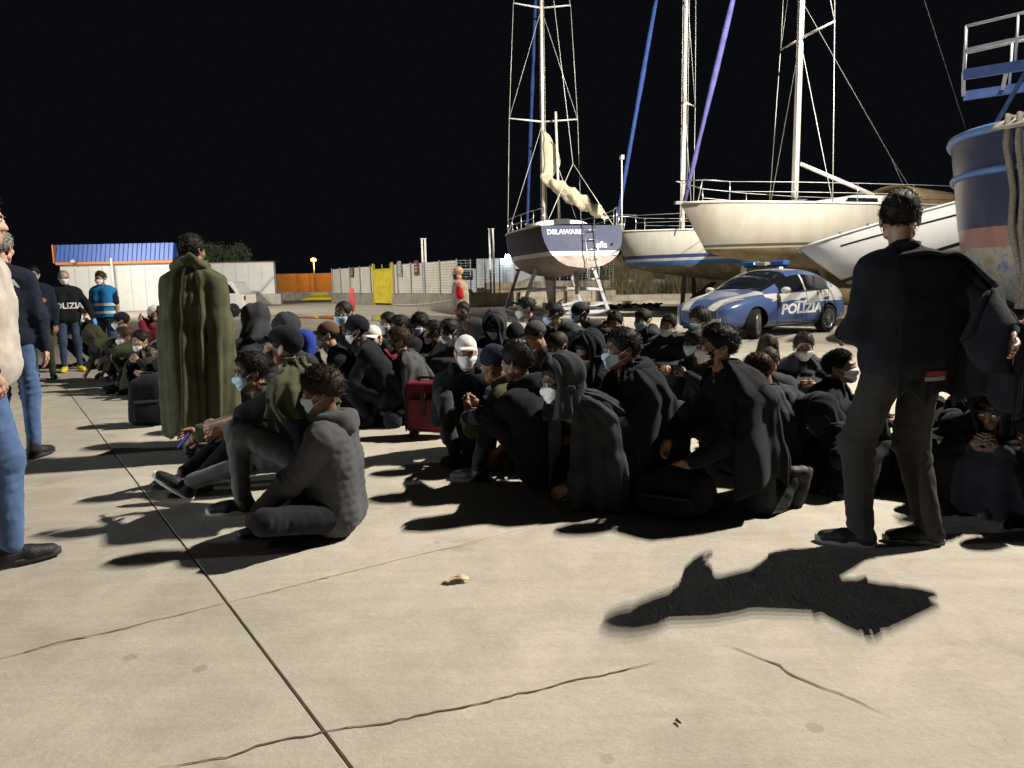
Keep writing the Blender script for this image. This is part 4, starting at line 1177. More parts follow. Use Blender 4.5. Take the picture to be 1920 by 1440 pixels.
# yard behind the fence: brick planter, pale truck, lamp on the far shed
yd = empty('rubble_wall', (-1.2, 48, 0), 0, 'rough brownish wall seen through the mesh fence', 'wall')
for i in range(14):
    for r_ in range(3):
        MB().box((i * .9 + (r_ % 2) * .45, random.Random(i + r_ * 31).uniform(-.03, .03), .22 + r_ * .43), (.88, .4, .41)).build('block', mat('brown_rubble', (.27, .21, .15), .95, var=.35, scale=2.5, bump=.4, bscale=9), yd)
tk = empty('white_truck', (.2, 56, 0), 0, 'pale box truck parked behind the mesh fence', 'truck')
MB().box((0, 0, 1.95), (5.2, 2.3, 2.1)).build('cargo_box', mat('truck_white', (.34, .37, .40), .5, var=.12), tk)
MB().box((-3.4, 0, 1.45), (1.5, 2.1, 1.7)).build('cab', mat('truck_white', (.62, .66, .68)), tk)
MB().box((-3.4, -1.06, 1.85), (1.0, .02, .7)).build('side_window', mat('dark_glass', (.01, .012, .014), .08, var=0, spec=.6), tk)
MB().box((-.5, 0, .7), (7.0, 2.0, .3)).build('chassis', mat('black_steel', (.02, .02, .02), .6, var=.2), tk)
for x in (-3.3, 1.6):
    for y in (-.95, .95): MB().lathe([(.05, -.13), (.42, -.13), (.45, 0), (.42, .13), (.05, .13)], 18, 'Y', (x, y, .45)).build('wheel', mat('black_rubber', (.015, .015, .015), .85, var=.2), tk, True)
wl = empty('yard_floodlight', (at_depth(952, 482, 55).x, 55, 0), 0, 'blinding white yard floodlight on a pole behind the navy yacht', 'lamp')
zl = at_depth(952, 482, 55).z
MB().tube([(0, 0, 0), (0, 0, zl)], .07, 8).build('pole', galv, wl, True)
MB().box((0, -.05, zl + .05), (.36, .12, .30)).build('lamp_housing', galv, wl)
MB().box((0, -.125, zl + .05), (.30, .02, .24)).build('lamp_lens', mat('cold_lens_glow', (.9, .9, .9), .3, var=0, emit=(.75, .9, 1), estr=180), wl)
yl = spot_lamp('yard_lamp', (0, 0, 0), (0, 0, -1), 900, 150, .12, (.75, .9, 1)); yl.parent = wl; yl.location = (0, -.2, zl + .05); yl.rotation_euler = (R(50), 0, R(20))
# tall square posts rising above the fence
for px, py, label in ((797.5, 450, 'slim white twin post rising above the privacy screens'), (924, 432, 'slim white twin post rising above the open mesh')):
    p = on_line(px, FA, FB) if px < 858 else on_line(px, FB, FC)
    zt = 1.3 + (546 - .02 * (px - 80) - py) / 1400 * p.y
    po = empty('twin_post', p + Vector((0, .25, 0)), 0, label, 'post')
    for s in (-1, 1): MB().box((s * .09, 0, zt / 2), (.10, .10, zt)).build('tube', mat('white_pvc', (.7, .7, .68)), po)
    MB().box((0, 0, zt + .02), (.34, .14, .04)).build('cap_plate', mat('white_pvc', (.7, .7, .68)), po)
# red bollard
rb_ = empty('bollard', ground(661, 584), 0, 'plain red metal bollard standing alone near the white screens', 'bollard')
MB().lathe([(.001, 0), (.12, 0), (.12, 1.06), (.11, 1.11), (.06, 1.15), (.001, 1.16)], 18).build('tube', mat('red_bollard_paint', (.55, .07, .07), .5, var=.15, scale=5), rb_, True)
MB().lathe([(.121, .0), (.17, .0), (.17, .03), (.121, .03)], 18).build('foot_flange', mat('red_bollard_paint', (.55, .07, .07)), rb_)
# hose sagging along the plinth
hs = MB(); pts = [on_line(740 + i * 10, FA, FB) + Vector((0, -.3, .06 + .45 * (i / 12) ** 2)) for i in range(13)]
tag(hs.tube(pts, .025, 6).build('hose', mat('pale_hose', (.45, .43, .38), .6, var=.1), None, True), 'pale hose hanging along the dark fence plinth', 'hose')

# ---- raised kerbs and bank behind the cars
kerbm = mat('kerb_concrete', (.40, .36, .29), .9, var=.2, scale=2, bump=.2, bscale=15)
K0 = ground(1100, 573); K1 = ground(1700, 561)
for nm, yo, hh in (('kerb', 0, .20), ('kerb', 4.2, .42)):
    ke = empty(nm, (K0.x - 1.0, K0.y + yo, 0), math.atan2(K1.y - K0.y, K1.x - K0.x)); ke['kind'] = 'structure'
    for i in range(20): MB().box((.95 + i * 1.9, 0, hh / 2), (1.885, .5, hh)).build('kerb_stone', kerbm, ke)
    if yo: 
        pv = MB().box((19, 4.5, hh / 2 - .02), (38, 8.5, hh)).build('pavement', kerbm, ke)
bank = MB(); rs = np.random.RandomState(8)
B0 = at_depth(1150, 560, 47)
for c in range(5200):
    u = rs.rand() * 26; v = rs.rand(); x = B0.x + u; y = 46 + v * 6; z = .42 + 1.9 * v + .4 * math.sin(u * 1.1) * v + .25 * math.sin(u * 3.7)
    for l in range(4):
        q = NP([x, y, z - .35]) + rs.randn(3) * .12; hgt = .35 + rs.rand() * .55; w_ = .022 + rs.rand() * .02
        tp = q + NP([rs.randn() * .22, rs.randn() * .15, hgt]); s = NP([w_, 0, 0])
        n0 = len(bank.V); bank.V += [tuple(q - s), tuple(q + s), tuple((q + tp) / 2 + s * .9), tuple((q + tp) / 2 - s * .9), tuple(tp)]; bank.F += [(n0, n0 + 1, n0 + 2, n0 + 3), (n0 + 3, n0 + 2, n0 + 4)]
bo_ = bank.build('dry_reeds', mat('dry_reed', (.13, .105, .06), .8, var=.5, scale=.9, dark=(.05, .05, .028)), None)
tag(bo_, 'tangled dry reeds and scrub on the bank behind the boats', 'reeds', None, 'stuff')
tb = MB(); tb.grid([[(B0.x - 1 + 28 * i / 14, 45.6 + 7.5 * j / 6, -.1 + .30 + 1.9 * (j / 6) + .3 * math.sin(i * 2.1) * j / 6) for j in range(7)] for i in range(15)])
tag(tb.build('bank', mat('bank_soil', (.12, .10, .065), .95, var=.4, scale=1.2), None, True), 'sloping earth bank', None, None, 'structure')
# loose debris on the ground behind the crowd: torn tarpaulin, rope heap
deb = empty('torn_tarp', ground(1170, 578), .2, 'torn dark tarpaulin and cord heaped on the concrete', 'tarpaulin')
rs = random.Random(4)
mb = MB(); mb.grid([[(-1.6 + 3.2 * i / 16, -.5 + j / 6 + rs.gauss(0, .05), max(.008, .07 + .10 * math.sin(i * 1.9 + j) + rs.gauss(0, .04))) for j in range(7)] for i in range(17)])
mb.build('sheet', mat('tarp_grey', (.22, .20, .17), .7, var=.4, scale=4), deb, True)
mb = MB(); mb.tube([(-1.3 + i * .14, -.3 + .25 * math.sin(i * .8), .16 + .04 * math.sin(i * 2.2)) for i in range(22)], .045, 6); mb.build('cord', mat('black_rubber', (.015, .015, .015)), deb, True)
# white pickup seen behind the standing olive blanket
pk = empty('pickup', at_depth(428, 560, 34) * 1, 0, 'white pickup with dark rear glass parked by the shed', 'car'); pk.location.z = 0
wp = mat('white_car_paint', (.72, .72, .70), .3, var=.03, coat=.6)
prof = [(-2.2, .35), (-2.2, .78), (-1.35, .92), (-.75, 1.52), (.55, 1.55), (.78, 1.02), (.98, 1.00), (1.02, .35)]
mb = MB(); a = [(x, -.85, z) for x, z in prof]; b = [(x, .85, z) for x, z in prof]; mb.add(a + b, [tuple(range(8))[::-1], tuple(range(8, 16))] + [(i, (i + 1) % 8, (i + 1) % 8 + 8, i + 8) for i in range(8)])
bevel(mb.build('body', wp, pk), .06, 3)
MB().add([(-.62, -.857, 1.40), (.42, -.857, 1.42), (.66, -.857, 1.05), (-1.1, -.857, 1.02)], [(0, 3, 2, 1)]).build('side_window', mat('dark_glass', (.01, .012, .014)), pk)
MB().box((.99, -.72, .82), (.06, .2, .18)).build('tail_light', mat('red_lens', (.45, .02, .03), .3, var=.05), pk)
for x in (-1.5, .5):
    for y in (-.78, .78): MB().lathe([(.05, -.1), (.28, -.1), (.32, 0), (.28, .1), (.05, .1)], 18, 'Y', (x, y, .32)).build('wheel', mat('black_rubber', (.015, .015, .015)), pk, True)
# ================================================================== boats
def hull_paint(name, bands, rough=.35, dirt=.2, mottle=None):
    """bands: list of (upper z, colour) from the keel up; painted stripes that follow the waterline"""
    m = bpy.data.materials.new(name); m.use_nodes = True; t = m.node_tree; N = t.nodes; L = t.links; b = N['Principled BSDF']
    b.inputs['Specular IOR Level'].default_value = .4
    tc = N.new('ShaderNodeTexCoord'); sx = N.new('ShaderNodeSeparateXYZ'); L.new(tc.outputs['Object'], sx.inputs[0])
    col = None
    for z, c in bands:
        if col is None:
            rgb = N.new('ShaderNodeRGB'); rgb.outputs[0].default_value = (*c, 1); col = rgb.outputs[0]; zprev = z; continue
        gt_ = N.new('ShaderNodeMath'); gt_.operation = 'GREATER_THAN'; gt_.inputs[1].default_value = zprev; L.new(sx.outputs['Z'], gt_.inputs[0])
        mx = N.new('ShaderNodeMixRGB'); L.new(gt_.outputs[0], mx.inputs[0]); L.new(col, mx.inputs[1]); mx.inputs[2].default_value = (*c, 1); col = mx.outputs[0]; zprev = z
    mp = N.new('ShaderNodeMapping'); mp.inputs['Scale'].default_value = (2.2, 2.2, .55); L.new(tc.outputs['Object'], mp.inputs[0])
    n = N.new('ShaderNodeTexNoise'); n.inputs['Scale'].default_value = 1.6; n.inputs['Detail'].default_value = 7; n.inputs['Distortion'].default_value = .6; L.new(mp.outputs[0], n.inputs['Vector'])
    r = N.new('ShaderNodeMapRange'); r.inputs[1].default_value = .35; r.inputs[2].default_value = .7; r.inputs[3].default_value = 1.0; r.inputs[4].default_value = 1 - dirt; L.new(n.outputs['Fac'], r.inputs[0])
    vm = N.new('ShaderNodeVectorMath'); vm.operation = 'SCALE'; L.new(col, vm.inputs[0]); L.new(r.outputs[0], vm.inputs['Scale'])
    out = vm.outputs[0]
    if mottle:
        zm, cols = mottle
        n2 = N.new('ShaderNodeTexNoise'); n2.inputs['Scale'].default_value = 2.6; n2.inputs['Detail'].default_value = 9; n2.inputs['Distortion'].default_value = .35; n2.inputs['Roughness'].default_value = .72; L.new(tc.outputs['Object'], n2.inputs['Vector'])
        cr = N.new('ShaderNodeValToRGB'); cr.color_ramp.elements[0].position = .36; cr.color_ramp.elements[1].position = .62
        cr.color_ramp.elements[0].color = (*cols[0], 1); cr.color_ramp.elements[1].color = (*cols[-1], 1)
        if len(cols) > 2:
            e = cr.color_ramp.elements.new(.48); e.color = (*cols[1], 1)
        L.new(n2.outputs['Fac'], cr.inputs[0])
        lt = N.new('ShaderNodeMath'); lt.operation = 'LESS_THAN'; lt.inputs[1].default_value = zm; L.new(sx.outputs['Z'], lt.inputs[0])
        mx = N.new('ShaderNodeMixRGB'); L.new(lt.outputs[0], mx.inputs[0]); L.new(out, mx.inputs[1]); L.new(cr.outputs[0], mx.inputs[2]); out = mx.outputs[0]
    L.new(out, b.inputs['Base Color'])
    rr = N.new('ShaderNodeMath'); rr.operation = 'GREATER_THAN'; rr.inputs[1].default_value = .0; L.new(sx.outputs['Z'], rr.inputs[0])
    r2 = N.new('ShaderNodeMapRange'); r2.inputs[3].default_value = .85; r2.inputs[4].default_value = rough; L.new(rr.outputs[0], r2.inputs[0]); L.new(r2.outputs[0], b.inputs['Roughness'])
    return m
ALU = mat('anodised_spar', (.64, .62, .58), .4, .1, var=.08, scale=3)
STEEL = mat('stainless_rail', (.65, .65, .66), .25, .9, var=.05)
WIRE = mat('rigging_wire', (.52, .52, .51), .4, .2, var=.05)
GEL = mat('white_gelcoat', (.58, .56, .52), .4, var=.06, scale=2)
GLASS = mat('dark_glass', (.01, .012, .014), .08, var=0, spec=.6)
SAILC = mat('old_sailcloth', (.60, .53, .38), .85, var=.18, scale=3, bump=.3, bscale=12)
TEAK = mat('deck_grey', (.42, .40, .36), .8, var=.15, scale=5)
def hull_fn(Ln, beam, fb, dep, n=2.4, rake=.8, stern=.78, tr=.35, maxt=.6):
    def f(t, v, s):
        b_ = beam / 2 * (max(0.0, 1 - (1 - t / maxt) ** 2) ** .62 if t < maxt else 1 - (1 - stern) * ((t - maxt) / (1 - maxt)) ** 1.6)
        b_ = max(b_, .012)
        zs = fb * (1 + .22 * (1 - t) ** 2)
        d = dep * (math.sin(math.pi * min(1, .03 + .94 * t ** .85)) ** .8 if t < .62 else 1) if False else dep * max(.0, math.sin(math.pi * (.02 + .80 * t) / 1.0)) ** .75
        x = s * b_ * (1 - v ** n) ** (1 / n) if v < 1 else 0
        z = zs - (zs + d) * v
        u = (zs - z) / (fb * 1.22 + .3)
        y = -Ln / 2 + Ln * t + rake * u * (1 - t) ** 3 * 1.0 - (tr * 0)
        if t > .8: y += tr * ((t - .8) / .2) ** 2 * min(1.0, v * 1.3)
        return (x, y, z)
    return f
def build_hull(name, f, material, parent, nt=30, nv=16):
    mb = MB(); ts = [(i / nt) for i in range(nt + 1)]; vs = [(j / nv) ** .9 for j in range(nv + 1)]
    rows = [[f(t, v, 1) for v in vs] + [f(t, v, -1) for v in vs[::-1][1:]] for t in ts]
    mb.grid(rows)
    hull = mb.build(name, material, parent, True)
    # transom
    return hull, rows
def tubes(parent, name, runs, r, material=None, n=6):
    """each run its own part"""
    for run in runs: MB().tube(run, r, n).build(name, material or STEEL, parent, True)
def yacht(root, Ln, beam, fb, dep, paint, mast_t=.42, mast_h=14, genoa=None, stern=.78, spreaders=(5.2, 9.6), rake=.8, tr=.35, keel=True, boom=None, rail=True, spw=1.15, pr=0.075):
    f = hull_fn(Ln, beam, fb, dep, rake=rake, stern=stern, tr=tr)
    hull, rows = build_hull('hull', f, paint, root)
    tm = MB(); last = rows[-1]; tm.add(last, [tuple(range(len(last)))]); tm.build('transom', paint, root)
    # deck with camber
    dk = MB(); R_ = []
    for i in range(31):
        t = i / 30; a = NP(f(t, 0, 1)); b = NP(f(t, 0, -1)); R_.append([a * (1 - w) + b * w + NP([0, 0, .07 * (1 - (2 * w - 1) ** 2) - .015]) for w in np.linspace(0, 1, 9)])
    dk.grid(R_); dk.build('deck', GEL, root, True)
    for s in (1, -1): MB().tube([NP(f(i / 30, 0, s)) + NP([0, 0, .02]) for i in range(31)], .035, 6).build('toe_rail', ALU, root, True)
    # coachroof
    def zs(t): return f(t, 0, 1)[2]
    def yy(t): return f(t, 0, 1)[1]
    cr = MB(); t0, t1 = .30, .72; rw = []
    for i in range(17):
        u = i / 16; t = t0 + (t1 - t0) * u; hw = beam / 2 * .60 * min(1, .35 + 1.5 * u ** .7) ; hh = .05 + .36 * min(1, u * 2.2) * (1 if u < .94 else .9)
        rw.append([(hw * math.cos(a) ** .5 if math.cos(a) > 0 else 0 if abs(math.cos(a)) < 1e-6 else -hw * (-math.cos(a)) ** .5, yy(t), zs(t) + .02 + hh * math.sin(a) ** .55) if 0 < a < math.pi else ((hw if a <= 0 else -hw), yy(t), zs(t) - .02) for a in np.linspace(0, math.pi, 15)])
    cr.grid(rw); cr.F.append(tuple(16 * 15 + j for j in range(15))); cr.build('coachroof', GEL, root, True)
    for s in (1, -1):
        for u0, u1 in ((.30, .52), (.58, .80)):
            P = []
            for u, zz in ((u0, .12), (u1, .12), (u1, .26), (u0, .26)):
                t = t0 + (t1 - t0) * u; hw = beam / 2 * .60 * min(1, .35 + 1.5 * u ** .7); P.append((s * (hw + .012), yy(t), zs(t) + zz))
            MB().add(P, [(0, 1, 2, 3)]).build('window', GLASS, root)
    MB().box((0, yy(.34), zs(.34) + .28), (.5, .5, .05)).build('hatch', GLASS, root)
    # keel, rudder
    if keel:
        k_ = MB(); rw = []
        for z, c, o in ((-dep + .12, 2.0, 0), (-dep - .5, 1.55, .15), (-dep - 1.05, 1.2, .3)):
            rw.append([(math.sin(a) * .13 * (1 if c > 1.3 else .8), yy(.5) + o + math.cos(a) * c / 2, z) for a in np.linspace(0, 2 * math.pi, 20, endpoint=False)])
        k_.grid(rw, True); k_.F.append(tuple(2 * 20 + j for j in range(20))); k_.build('keel', paint, root, True)
        r_ = MB(); rw = []
        for z, c, o in ((-.08, .55, 0), (-.7, .5, .03), (-1.35, .36, .06)):
            rw.append([(math.sin(a) * .06, yy(.93) + o + math.cos(a) * c / 2, z) for a in np.linspace(0, 2 * math.pi, 16, endpoint=False)])
        r_.grid(rw, True); r_.F.append(tuple(2 * 16 + j for j in range(16))); r_.build('rudder', paint, root, True)
    # mast and rig
    my, mz = yy(mast_t), zs(mast_t) + .35
    ma = MB(); ma.tube([(0, my, mz - .3), (0, my + .03, mz + mast_h * .5), (0, my + .10, mz + mast_h)], [pr, pr * .97, pr * .8], 12); ms = ma.build('mast', ALU, root, True)
    top = NP([0, my + .10, mz + mast_h])
    chain = {1: NP([beam / 2 * .9, my + .15, zs(mast_t)]), -1: NP([-beam / 2 * .9, my + .15, zs(mast_t)])}
    prev = dict(chain)
    for q, sh in enumerate(spreaders):
        w = spw * (1 - .18 * q)
        for s in (1, -1):
            tip = NP([s * w, my + .22, mz + sh + .08])
            MB().tube([(0, my + .02, mz + sh), tip], [.045, .03], 6).build('spreader', ALU, root, True)
            MB().tube([prev[s], tip], .014, 5).build('shroud', WIRE, root, True)
            MB().tube([prev[s] if q == 0 else prev[s], (0, my + .03, mz + sh - .05)], .012, 5).build('shroud', WIRE, root, True)
            prev[s] = tip
    for s in (1, -1): MB().tube([prev[s], top], .013, 5).build('shroud', WIRE, root, True)
    bow = NP([0, yy(0) + .12, zs(0) + .05])
    if genoa is not None:
        gm, gr_ = genoa
        pts = [bow + (top - bow) * u for u in np.linspace(0.0, 1, 26)]
        MB().tube([bow, bow + (top - bow) * .02], .03, 8).build('forestay', WIRE, root, True)
        jit = np.random.RandomState(int(Ln * 10)); MB().tube(pts, [gr_ * (.55 + .5 * math.sin(math.pi * min(1, .12 + u * .85))) * (1 + .10 * jit.randn()) for u in np.linspace(0, 1, 26)], 8).build('furled_genoa', gm, root, True)
    else: MB().tube([bow, top], .014, 5).build('forestay', WIRE, root, True)
    st = NP([0, yy(1) - .15, zs(1)]); br = st + (top - st) * .16
    MB().tube([top, br], .013, 5).build('backstay', WIRE, root, True)
    for s in (1, -1): MB().tube([br, (s * beam / 2 * stern * .85, yy(.98), zs(.98))], .012, 5).build('backstay', WIRE, root, True)
    MB().tube([(.10, my - .08, mz + .2), (.07, my - .05, mz + mast_h * .98)], .010, 4).build('halyard', WIRE, root, True)
    MB().tube([(-.10, my + .12, mz + .2), (-.07, my + .16, mz + mast_h * .98)], .010, 4).build('halyard', WIRE, root, True)
    # pulpit, stanchions, lifelines
    if rail:
        for s in (1, -1):
            ts = [.10, .26, .42, .58, .74, .90]; tips = []
            for t in ts:
                p = NP(f(t, 0, s)) * NP([.95, 1, 1]); MB().tube([p, p + NP([0, 0, .62])], .016, 6).build('stanchion', STEEL, root, True); tips.append(p)
            MB().tube([p + NP([0, 0, .60]) for p in tips], .009, 5).build('lifeline', WIRE, root, True)
            MB().tube([p + NP([0, 0, .32]) for p in tips], .008, 5).build('lifeline', WIRE, root, True)
            a = tips[0]; b = NP([s * .05, yy(0) - .12, zs(0) + .66])
            MB().tube([a + NP([0, 0, .60]), (a + b) / 2 + NP([s * .1, 0, .33]), b], .018, 6).build('pulpit', STEEL, root, True)
            MB().tube([NP(f(.03, 0, s)) + NP([0, 0, .02]), (a + b) / 2 + NP([s * .1, -.1, .30]), ], .018, 6).build('pulpit', STEEL, root, True)
            q = NP(f(.99, 0, s)) * NP([.9, 1, 1]); MB().tube([tips[-1] + NP([0, 0, .6]), q + NP([0, 0, .62]), q], .018, 6).build('pushpit', STEEL, root, True)
        MB().tube([(.05, yy(0) - .12, zs(0) + .66), (-.05, yy(0) - .12, zs(0) + .66)], .018, 6).build('pulpit', STEEL, root, True)
        MB().box((0, yy(0) - .02, zs(0) + .03), (.16, .34, .08)).build('anchor_roller', STEEL, root)
    return f, dict(yy=yy, zs=zs, my=my, mz=mz, top=top)
def boat_root(name, px, py, Z, F, zw, local, label):
    """place so that local point 'local' shows at the pixel; zw: height of the waterline"""
    p = at_depth(px, py, Z); rz = -R(F); o = rotz(rz) @ NP(local)
    return empty(name, (p.x - o[0], p.y - o[1], zw), rz, label, 'sailboat')

# ---------------- A: navy yacht, stern view, on a cradle
navyp = hull_paint('navy_hull', [(-.02, (.26, .205, .19)), (.13, (.66, .64, .60)), (9, (.034, .042, .092))], .65, .25, (-.03, ((.20, .155, .14), (.27, .22, .205), (.31, .27, .25))))
LA = 10.6
fA = hull_fn(LA, 3.55, 1.02, .72, rake=.8, stern=.80, tr=.55)
ya = boat_root('sailing_yacht', 1093, 440, 26.0, 171, 2.16, (0, LA / 2 + .2, 0), 'navy blue sailing yacht seen stern first on a steel cradle')
fA, gA = yacht(ya, LA, 3.55, 1.02, .72, navyp, .40, 13.5, (mat('blue_sail_cover', (.02, .05, .19), .8, var=.2, scale=4), .075), stern=.80, tr=.55, spreaders=(4.3, 8.8), spw=1.45)
# transom lettering and ladder: the transom leans outward towards its foot
a = NP(fA(1, .06, 0)) ; a = NP(fA(1, .06, 1)); b = NP(fA(1, .9, 1))
tn = unit(NP([0, b[2] - a[2], -(b[1] - a[1])])); tn = tn if tn[1] > 0 else -tn
tilt = math.atan2((b[1] - a[1]), -(b[2] - a[2]))
def on_transom(x, v): 
    p = NP(fA(1, v, 1)); return NP([x, p[1], p[2]]) + tn * .012
lettm = mat('white_lettering', (.75, .75, .75), .5, var=.03)
for body, x, v, sz in (('DELAWARE', .62, .16, .24), ('afia', -.60, .47, .30)):
    o = obj('lettering', text_mesh(body, sz, .004, .15 if body == 'afia' else 0, .006), lettm, ya)
    o.location = on_transom(x, v); o.rotation_euler = (R(90) - tilt, 0, R(180)) ; o.rotation_euler = Euler((R(90) - tilt, 0, R(180)))
MB().lathe([(.001, 0), (.05, 0), (.05, .02), (.001, .02)], 12, 'Y', tuple(on_transom(-.98, .46))).build('exhaust_outlet', mat('black_rubber', (.015, .015, .015)), ya)
lx = -.22
for s in (-1, 1):
    MB().tube([on_transom(lx + s * .2, .02) + NP([0, .05, .12]), on_transom(lx + s * .2, .3) + NP([0, .16, 0]), on_transom(lx + s * .2, .62) + NP([0, .22, -.1]), on_transom(lx + s * .2, .62) + NP([0, .26, -.85]), on_transom(lx + s * .17, .62) + NP([0, .26, -.93])], .022, 6).build('ladder_rail', STEEL, ya, True)
for u in np.linspace(0, 1, 6):
    p = on_transom(lx, .12) * (1 - u) + (on_transom(lx, .62) + NP([0, .10, -.93])) * u + NP([0, .14, 0]); MB().tube([p - NP([.2, 0, 0]), p + NP([.2, 0, 0])], .020, 6).build('ladder_rung', STEEL, ya, True)
# boom fallen to the cockpit with the mainsail bundled on it
gy = gA; bm0 = NP([0, gy['my'] + .12, gy['mz'] + 1.9]); bm1 = NP([-1.75, gy['my'] + 3.2, gy['mz'] + .05])
MB().tube([bm0, bm1], .06, 10).build('boom', ALU, ya, True)
rs = np.random.RandomState(12); sb = MB(); n = 26; rows = []
for i in range(n):
    u = i / (n - 1); c = bm0 * (1 - u) + bm1 * u + NP([0, 0, .10]); rr = .10 + .16 * math.sin(math.pi * (.12 + .8 * u)) + .04 * math.sin(u * 31)
    rows.append([c + NP([math.cos(a) * rr * (1 + .25 * math.sin(3 * a + i * .9)), 0, math.sin(a) * rr * (1.1 + .25 * math.sin(2 * a + i * 1.3))]) + rs.randn(3) * .012 for a in np.linspace(0, 2 * math.pi, 16, endpoint=False)])
sb.grid(rows, True); sb.build('bundled_mainsail', SAILC, ya, True)
sl = MB(); rows = []
for i in range(13):
    u = i / 12; w = .12 + .75 * math.sin(math.pi * min(1, .1 + u * .75)) * (1 - .2 * u)
    rows.append([NP([.03 * math.sin(j * 1.7 + i) + .06 * math.sin(j * .9) - w * j / 8 * .85, gy['my'] + .1 + .45 * w * j / 8, gy['mz'] + 1.95 + 2.0 * u - .5 * (j / 8) ** 1.5 * u]) for j in range(9)])
sl.grid(rows); so_ = sl.build('loose_sail', SAILC, ya, True); so_.modifiers.new('thickness', 'SOLIDIFY').thickness = .02
MB().tube([(-.55, gy['my'] + .6, gy['zs'](.5)), (-.45, gy['my'] + .5, gy['mz'] + 4.6)], .055, 8).build('spinnaker_pole', ALU, ya, True)
MB().box((0, gy['yy'](.72), gy['zs'](.72) + .28), (.62, .06, .34)).build('companionway', mat('black_steel', (.02, .02, .02)), ya)
# cradle
cm_ = mat('cradle_steel', (.33, .34, .38), .6, .3, var=.2, scale=3)
cA = empty('boat_cradle', ya.location * 1, ya.rotation_euler.z, 'grey steel cradle carrying the navy yacht', 'boat cradle'); cA.location.z = 0
def pole(mbx, a, b, w=.13): mbx.bar(a, b, w)
for yq in (-1.2, 2.7):
    for s in (-1, 1):
        MB().bar((s * 1.75, yq, 0), (s * 1.12, yq, 1.78), .13).build('leg', cm_, cA)
        MB().bar((s * 1.60, yq, .45), (s * .25, yq + .02, .10), .09).build('brace', cm_, cA)
        MB().bar((s * 1.42, yq - .01, .95), (s * .5, yq, 1.02), .10).build('brace', cm_, cA)
        MB().box((s * 1.75, yq, .02), (.3, .3, .04)).build('foot_plate', cm_, cA)
        MB().box((s * 1.08, yq, 1.80), (.3, .35, .08)).build('pad', mat('worn_timber', (.20, .15, .10), .9, var=.3), cA)
    MB().bar((-1.75, yq, .10), (1.75, yq, .10), .13).build('cross_beam', cm_, cA)
for s in (-1, 1): MB().bar((s * 1.72, -1.2, .14), (s * 1.72, 2.7, .14), .11).build('side_beam', cm_, cA)
MB().box((0, .3, .20), (.5, 1.5, .40)).build('keel_block', mat('worn_timber', (.20, .15, .10)), cA)
# ---------------- B: white yacht with blue stripes
whiteb = hull_paint('striped_white_hull', [(-.05, (.20, .17, .11)), (.10, (.07, .24, .58)), (.20, (.66, .65, .62)), (.33, (.05, .065, .22)), (9, (.56, .54, .49))], .3, .12, (-.06, ((.16, .14, .09), (.24, .21, .14), (.33, .31, .26))))
yb = boat_root('sailing_yacht', 1148, 447, 30.0, 112, 1.86, (0, -5.6, 1.3), 'white sailing yacht with two blue waterline stripes behind the navy one')
fB, gB = yacht(yb, 11.2, 3.6, 1.05, .75, whiteb, .245, 14.5, (mat('blue_sail_cover', (.03, .09, .33)), .085), spreaders=(4.4, 8.8), spw=1.3)
MB().tube([(.9, -5.0, 1.3), (.9, -5.0, 3.9)], .03, 6).build('antenna_mast', ALU, yb, True)
MB().lathe([(.02, 0), (.10, .02), (.10, .16), (.02, .2)], 10, 'Z', (.9, -5.0, 3.9)).build('antenna_dome', GEL, yb, True)
cB = empty('boat_cradle', yb.location * 1, yb.rotation_euler.z, 'dark steel cradle under the striped white yacht', 'boat cradle'); cB.location.z = 0
dk_ = mat('dark_cradle_steel', (.10, .095, .085), .7, .2, var=.2)
for yq in (-2.6, 1.2):
    for s in (-1, 1):
        MB().bar((s * 1.6, yq, 0), (s * 1.1, yq, 1.42), .14).build('leg', dk_, cB); MB().bar((s * 1.5, yq, .3), (s * .2, yq + .9, 1.1), .10).build('brace', dk_, cB)
    MB().bar((-1.6, yq, .08), (1.6, yq, .08), .13).build('cross_beam', dk_, cB)
MB().box((0, 0, .05), (.5, 1.8, .1)).build('keel_block', mat('worn_timber', (.20, .15, .10)), cB)
# ---------------- C: big cream yacht, bow to the left
creamp = hull_paint('cream_hull', [(.0, (.20, .155, .085)), (.05, (.50, .47, .41)), (.13, (.10, .09, .08)), (9, (.37, .345, .295))], .32, .14, (.0, ((.14, .11, .06), (.22, .17, .095), (.27, .22, .14))))
yc = boat_root('sailing_yacht', 1276, 405, 23.0, 77, 2.16, (0, -5.75, 1.38), 'large cream sailing yacht with its bow above the police car')
fCc, gC = yacht(yc, 11.5, 3.7, 1.12, .72, creamp, .335, 15, (mat('violet_sail_cover', (.045, .045, .15), .8, var=.25, scale=4), .085), rake=1.0, spreaders=(4.7, 9.3), spw=1.35, pr=.105)
MB().tube([(.10, gC['my'] + .1, gC['mz'] + 1.0), (.3, gC['my'] + 2.6, gC['mz'] + .05)], .06, 10).build('boom_vang', ALU, yc, True)
sp = MB(); rows = []
for i in range(11):
    u = i / 10; a = u * math.pi; rows.append([(x, 2.3 + (-.8 + 1.6 * j / 6), gC['zs'](.70) + .1 + .70 * math.sin(a) ** .7 * (1 - .3 * (j / 6))) for j, x in [(j, -1.25 * math.cos(a)) for j in range(7)]])
sp.grid(rows); sp.build('spray_hood', mat('tan_canvas', (.36, .26, .14), .85, var=.2, scale=3), yc, True).modifiers.new('thickness', 'SOLIDIFY').thickness = .02
cC = empty('boat_cradle', yc.location * 1, yc.rotation_euler.z, 'white post cradle under the cream yacht', 'boat cradle'); cC.location.z = 0
